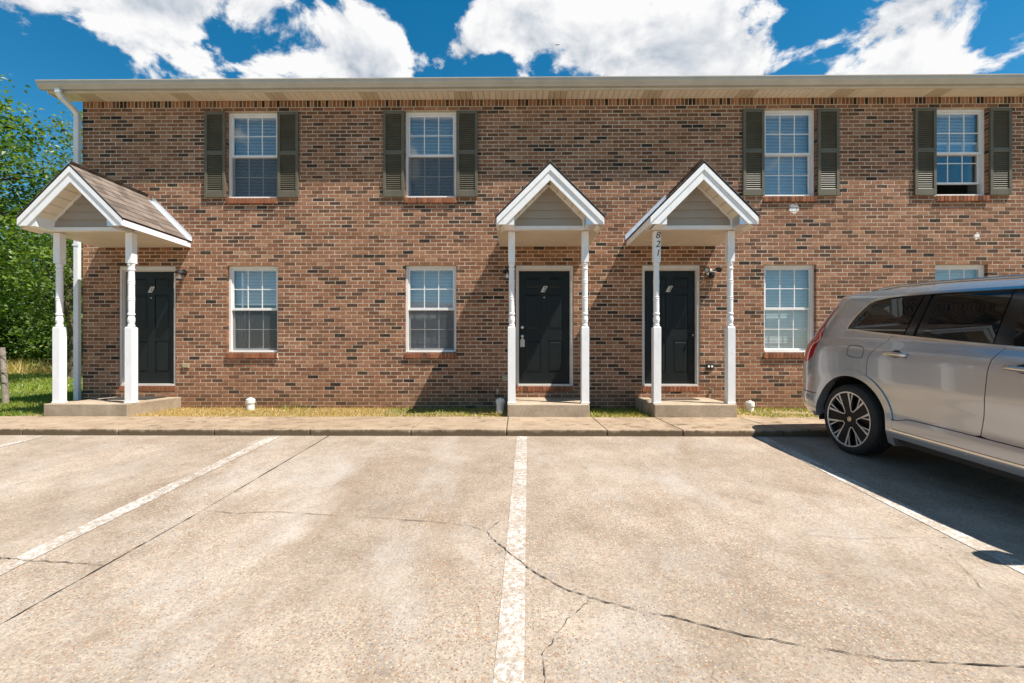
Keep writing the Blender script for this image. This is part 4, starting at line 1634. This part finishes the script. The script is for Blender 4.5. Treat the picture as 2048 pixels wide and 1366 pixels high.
# mirrors
for sd in (-1, 1):
    h = MB()
    p = P3(3.52, 1.25, 0, sd)[0]
    cx_, cy_, cz_ = 3.55, p.y + sd * .15, 1.27
    vs, fs = [], []
    n1, n2 = 8, 14
    for i in range(n1 + 1):
        ph = math.pi * i / n1
        for j in range(n2):
            th = 2 * math.pi * j / n2
            q = (math.sin(ph) * math.cos(th), math.cos(ph), math.sin(ph) * math.sin(th))
            vs.append((cx_ + .09 * math.copysign(abs(q[0]) ** .7, q[0]), cy_ + .125 * math.copysign(abs(q[1]) ** .7, q[1]), cz_ + .085 * math.copysign(abs(q[2]) ** .7, q[2])))
    for i in range(n1):
        for j in range(n2):
            fs.append((i * n2 + j, i * n2 + (j + 1) % n2, (i + 1) * n2 + (j + 1) % n2, (i + 1) * n2 + j))
    mo = h.add(vs, fs).build('mirror', M['car_paint'], car, smooth=True)
    MB().box(3.50, 3.58, *sorted((p.y - sd * .03, cy_)), 1.20, 1.235).build('mirror_stalk', M['car_dark'], mo)


def wheel(u, sd):
    cy_ = sd * .965
    TR, RR = .388, .302
    def y(o): return cy_ - sd * o                    # o: depth inward from the outer face
    t = MB()
    prof = [(RR - .01, .012), (RR + .004, .004), (RR + .03, .0), (TR - .035, .006), (TR - .012, .022), (TR - .003, .045), (TR, .06)]
    for k_ in range(5):
        a = .068 + k_ * .03
        prof += [(TR, a), (TR - .008, a + .002), (TR - .008, a + .008), (TR, a + .010)]
    prof += [(TR, .225), (TR - .02, .25), (TR - .06, .262), (RR - .01, .255), (RR - .02, .02)]
    n_ = 56
    vs, fs = [], []
    for r_, o in prof:
        for k_ in range(n_):
            a = 2 * math.pi * k_ / n_
            vs.append((u + r_ * math.cos(a), y(o), TR + r_ * math.sin(a)))
    for i in range(len(prof) - 1):
        for k_ in range(n_):
            fs.append((i * n_ + k_, i * n_ + (k_ + 1) % n_, (i + 1) * n_ + (k_ + 1) % n_, (i + 1) * n_ + k_))
    wh = empty('wheel'); wh.parent = car
    t.add(vs, fs).build('tyre', M['tyre'], wh, smooth=False)
    def ring(mbx, r0, r1, o0, o1, n_=56):
        vs = []
        for r_, o in ((r0, o0), (r1, o1)):
            for k_ in range(n_):
                a = 2 * math.pi * k_ / n_
                vs.append((u + r_ * math.cos(a), y(o), TR + r_ * math.sin(a)))
        mbx.add(vs, [(k_, (k_ + 1) % n_, n_ + (k_ + 1) % n_, n_ + k_) for k_ in range(n_)])
    b = MB()
    ring(b, .002, RR - .005, .075, .065)
    ring(b, RR - .012, RR - .010, .012, .10)
    # dark spokes
    def bar(mbx, p, q, w0, w1, o0, o1, dp=.022):
        p = Vector(p); q = Vector(q)
        d_ = (q - p).normalized(); n2 = Vector((-d_.y, d_.x))
        pts = [p - n2 * w0 / 2, p + n2 * w0 / 2, q + n2 * w1 / 2, q - n2 * w1 / 2]
        os_ = [o0, o0, o1, o1]
        vs = [(u + a.x, y(o), TR + a.y) for a, o in zip(pts, os_)] + [(u + a.x, y(o + dp), TR + a.y) for a, o in zip(pts, os_)]
        mbx.add(vs, [(0, 1, 2, 3), (0, 4, 5, 1), (1, 5, 6, 2), (2, 6, 7, 3), (3, 7, 4, 0)])
    def pol(r_, a): return (r_ * math.cos(R(a)), r_ * math.sin(R(a)))
    s_ = MB()
    for k_ in range(5):
        c0 = -sd * (36 + 72 * k_)                    # centre of each broad dark spoke
        bar(b, pol(.04, c0), pol(RR - .01, c0), .075, .095, .030, .016)
        for q in (-1, 1):
            # silver edge of the spoke, forked towards the rim
            i0 = pol(.098, c0 + q * 26)
            bar(s_, i0, pol(RR - .012, c0 + q * 13.5), .008, .022, .026, .012, .012)
            bar(s_, pol(.165, c0 + q * 19.5), pol(RR - .012, c0 + q * 25), .005, .014, .022, .012, .012)
            bar(s_, i0, pol(.090, c0 + q * 36.01), .009, .009, .026, .028, .012)
            bar(b, pol(.09, c0 + q * 26), pol(RR - .01, c0 + q * 20), .02, .055, .030, .020, .02)
    b.build('rim', M['rim_dark'], wh)
    r2 = MB(); ring(r2, RR - .011, RR + .003, .006, .0045)
    ring(r2, RR - .011, RR - .013, .006, .03)
    r2.build('rim_lip', M['rim_silver'], wh)
    s_.build('spoke', M['rim_silver'], wh)
    h = MB(); ring(h, .001, .060, .026, .032); ring(h, .060, .062, .032, .06)
    h.build('hub', M['rim_dark'], wh)
    e = MB(); ring(e, .020, .026, .024, .024, 24); ring(e, .001, .010, .024, .024, 16)
    bar(e, (-.02, -.02), (.02, .02), .006, .006, .0235, .0235, .002)
    e.build('emblem', M['chrome'], wh)
    # wheel housing
    hs = MB()
    n_ = 24
    vs = []
    for o in (.03, .45):
        for k_ in range(n_ + 1):
            a = R(-12 + 204 * k_ / n_)
            vs.append((u + .03 + (AR + .005) * math.cos(a), y(o - .01), .385 + (AR + .005) * math.sin(a)))
    fs = [(k_, k_ + 1, n_ + 2 + k_, n_ + 1 + k_) for k_ in range(n_)]
    fs.append(tuple(range(n_ + 1, 2 * n_ + 2)))
    hs.add(vs, fs).build('wheel_housing', M['car_dark'], car)


for u_ in (WU, FC - .01):
    for sd in (-1, 1):
        wheel(u_, sd)

# ------------------------------------------------------------------ vegetation
def grass_field(name, regions, label, seed):
    r_ = random.Random(seed)
    m_ = MB()
    vs, fs, ts = [], [], []
    for x0, x1, y0, y1, n_, h0, h1, tone_fn, ok, wd, zf in regions:
        i = 0
        while i < n_:
            x, y = r_.uniform(x0, x1), r_.uniform(y0, y1)
            i += 1
            if not ok(x, y): continue
            h = r_.uniform(h0, h1)
            a = r_.uniform(0, math.pi * 2)
            w = wd * r_.uniform(.6, 1.3)
            lx, ly_ = r_.gauss(0, .45) * h, r_.gauss(0, .45) * h
            z0 = zf(x, y)
            b = len(vs)
            vs += [(x - w * math.cos(a), y - w * math.sin(a), z0), (x + w * math.cos(a), y + w * math.sin(a), z0), (x + lx, y + ly_, z0 + h)]
            ts += [tone_fn(x, y, r_)] * 3
            fs.append((b, b + 1, b + 2))
    m_.v, m_.f, m_.t, m_.m = vs, fs, ts, [0] * len(fs)
    o = m_.build(name, M['grass'], fix=False)
    return prop(o, label, 'grass', kind='stuff')


def no_step(x, y):
    return all(not (abs(x - s) < .64) for s in SX)


def t_strip(x, y, r_):
    # straw by the lawn-end windows, green near the steps and the car
    g_ = .5 + .5 * math.sin(x * 1.7 + 1.3) * math.sin(x * .63 + y * 2.0)
    if x < -2.2: base = .88 - .12 * g_
    elif x < 0: base = .72 - .25 * g_
    else: base = .38 + .22 * g_
    if y < -1.0: base += .06
    return min(1, max(0, r_.gauss(base, .16)))


grass_field('verge_grass', [(-6.05, -.15, -1.15, -.03, 9500, .012, .062, t_strip, no_step, .006, lambda x, y: -.014),
                            (-6.0, 8.5, -.32, -.03, 900, .07, .17, lambda x, y, r_: min(1, max(0, r_.gauss(.40, .2))), lambda x, y: no_step(x, y) and math.sin(x * 4.3) + math.sin(x * 1.9 + 2) > .9, .007, lambda x, y: -.014),
                            (1.1, 2.12, -1.15, -.03, 3000, .012, .065, t_strip, no_step, .006, lambda x, y: -.014),
                            (3.36, 8.5, -1.15, -.03, 7500, .012, .07, t_strip, lambda x, y: math.sin(x * 3.1) * math.sin(y * 5 + x) < .55, .006, lambda x, y: -.014)],
            'patchy dry and green grass strip between sidewalk and brick wall', 3)


def t_lawn(x, y, r_):
    return min(.8, max(0, r_.gauss(.50 + .10 * math.sin(x * .7) * math.sin(y * .9), .13)))


grass_field('lawn_grass', [(-14, -7.3, -1.15, 3.5, 26000, .03, .085, t_lawn, lambda x, y: no_step(x, y) and (x < -7.95 or y < 0), .009, lambda x, y: -.031),
                           (-34, -8.2, 3.5, 14.5, 30000, .05, .11, t_lawn, lambda x, y: x < -8.2 - (y + 8) * .2, .018, lambda x, y: -.031)],
            'mown green lawn beside the end of the building', 4)
# tall dry weeds before the wood
grass_field('tall_weeds', [(-40, -11, 13.6, 15.6, 4200, .30, .85, lambda x, y, r_: min(1, max(.3, r_.gauss(.84, .16))), lambda x, y: True, .022, lambda x, y: -.03)],
            'tall dry weeds along the edge of the wood', 5)


def tree(label, x, y, h, rx, rz, zc_, nclump, per, lsize, mat, seed, trunk_r=.16, group='trees at the lawn edge', name='leafy_tree', spread=.42, cat='tree'):
    r_ = random.Random(seed)
    root = empty(name, (x, y, -.05))
    prop(root, label, cat, group)
    tk = MB()
    pts = [(r_.uniform(-.1, .1) * i, r_.uniform(-.1, .1) * i, h * .92 * i / 7) for i in range(8)]
    tk.tube(pts, [trunk_r * (1 - .85 * i / 7) for i in range(8)], 9)
    cl = []
    for i in range(nclump):
        while True:
            p = Vector((r_.uniform(-1, 1), r_.uniform(-1, 1), r_.uniform(-1, 1)))
            if .30 < p.length < 1: break
        taper = 1 - .35 * max(0, p.z)
        cl.append(Vector((p.x * rx * taper, p.y * rx * taper, zc_ + p.z * rz)))
    for c in cl[:26]:
        zb = max(.3, min(h * .85, c.z - .35 * math.hypot(c.x, c.y) - .3))
        i = min(6, int(zb / (h * .92) * 7))
        b = Vector(pts[i])
        tk.tube([b, b.lerp(c, .5) + Vector((0, 0, .15)), c], [trunk_r * .35 * (1 - i / 9), trunk_r * .2, .012], 5)
    tk.build('trunk', M['bark'], root)
    m_ = MB()
    vs, fs, ts = [], [], []
    for c in cl:
        s = spread * r_.uniform(.6, 1.25)
        tb = r_.gauss(.52, .21)
        for k_ in range(int(per * r_.uniform(.6, 1.3))):
            p = c + Vector((r_.gauss(0, s), r_.gauss(0, s), r_.gauss(0, s * .55)))
            d_ = Vector((r_.gauss(0, 1), r_.gauss(0, 1), r_.gauss(-.25, .5))).normalized()
            nn = Vector((r_.gauss(0, .7), r_.gauss(0, .7), 1)).normalized()
            q = d_.cross(nn).normalized()
            l = lsize * r_.uniform(.6, 1.3)
            b = len(vs)
            vs += [p - d_ * l * .5, p + q * l * .34 + nn * l * .05, p + d_ * l * .6 - nn * l * .08, p - q * l * .34 + nn * l * .05]
            ts += [min(1, max(0, tb + r_.gauss(0, .14)))] * 4
            fs.append((b, b + 1, b + 2, b + 3))
    m_.v, m_.f, m_.t, m_.m = [tuple(v) for v in vs], fs, ts, [0] * len(fs)
    m_.build('crown', M[mat], root, fix=False)
    return root


tree('tall leafy maple nearest the lawn with broad bright leaves', -17.4, 5.2, 10.8, 2.9, 4.4, 6.2, 340, 75, .14, 'leaf', 21, .2)
tree('pale feathery tree rising beside the downspout corner', -18.0, 10.2, 11.4, 2.3, 4.6, 6.2, 150, 60, .12, 'leaf2', 22, .16)
tree('dense dark tree in the middle of the wood edge', -27.7, 18.5, 10.5, 4.4, 4.6, 5.2, 270, 55, .23, 'leaf', 23, .2)
tree('dense dark tree partly behind the porch posts', -21.4, 20.5, 9.2, 3.8, 4.2, 4.6, 230, 60, .24, 'leaf3', 24, .18)
tree('tall bright tree at the far end of the wood', -37, 20.5, 14, 4.8, 6.0, 7.5, 210, 70, .2, 'leaf', 25, .22)
tree('slim tree whose tip shows over the eaves near the corner', -18.45, 12.6, 13.2, 1.2, 5.2, 7.6, 60, 34, .15, 'leaf2', 26, .12)
tree('slim tree whose tip shows over the gutter past the corner', -14.6, 12.4, 13.25, 1.1, 5.2, 7.8, 60, 34, .15, 'leaf2', 27, .12)
tree('low rounded bush under the trees by the weeds', -25.2, 18.0, 3.4, 2.8, 1.6, 1.8, 170, 80, .15, 'leaf', 28, .06, 'bushes at the wood edge', 'bush', cat='bush')
tree('low dark bush behind the fence post', -30.6, 18.2, 3.8, 3.0, 1.7, 1.9, 170, 80, .16, 'leaf3', 29, .06, 'bushes at the wood edge', 'bush', cat='bush')
tree('low pale bush seen between porch post and downspout', -20.0, 18.4, 3.5, 2.7, 1.7, 1.9, 170, 80, .15, 'leaf2', 30, .06, 'bushes at the wood edge', 'bush', cat='bush')

for i, (x, y, h_) in enumerate(((-18.5, 24.5, 9), (-25, 25, 9.5), (-32, 24.5, 10), (-38.5, 23.5, 9.5), (-42, 18.5, 8.5))):
    tree('dark tree at the back of the wood ' + ('right behind the porch posts', 'behind the low bright bush', 'behind the fence post', 'next to the tall bright tree', 'outermost of the wood, beyond the fence post')[i], x, y, h_, 3.6, h_ * .5, h_ * .47, 150, 60, .30, 'leaf3', 40 + i, .15, 'dark trees at the back of the wood')

# ------------------------------------------------------------------ house across the lot (seen in the windows)
opp = empty('opposite_house', (2, -34, LOTZ(-14)))
prop(opp, 'brick house row across the parking lot reflected in the panes', 'building')
MB().box(-16, 16, -8, 0, 0, 5.2).build('wall', mat_brick('far_brick'), opp)
MB().prism([(-8.5, 5.2), (.5, 5.2), (.5, 5.3), (-4, 7.2), (-8.5, 5.3)], -16.4, 16.4, 'x').build('roof', M['shingle'], opp)
for i in range(8):
    for zz in (.9, 3.3):
        f_ = MB().box(-.5, .5, -.02, .03, 0, 1.5).build('window', M['vinyl'], opp, (-14 + i * 4, 0, zz))
        MB().box(-.42, .42, .031, .035, .08, 1.42).build('pane', M['pillar'], f_)

# bird high over the roof
bd = MB()
bd.add([(-.5, 0, .05), (-.22, -.05, .14), (0, -.06, 0), (.22, -.05, .14), (.5, 0, .06), (0, .12, 0), (0, .28, -.02), (0, -.16, .02), (0, -.02, -.06)],
       [(0, 1, 5), (1, 2, 5), (2, 3, 5), (3, 4, 5), (5, 6, 2), (7, 2, 8), (7, 8, 5), (2, 5, 8)])
dv = ray(1115, 90)
bo = bd.build('bird', M['ink'], None, tuple(Vector((0, -D, CZ)) + dv * 110), fix=False)
prop(bo, 'small dark bird flying among the clouds above the roof', 'bird')
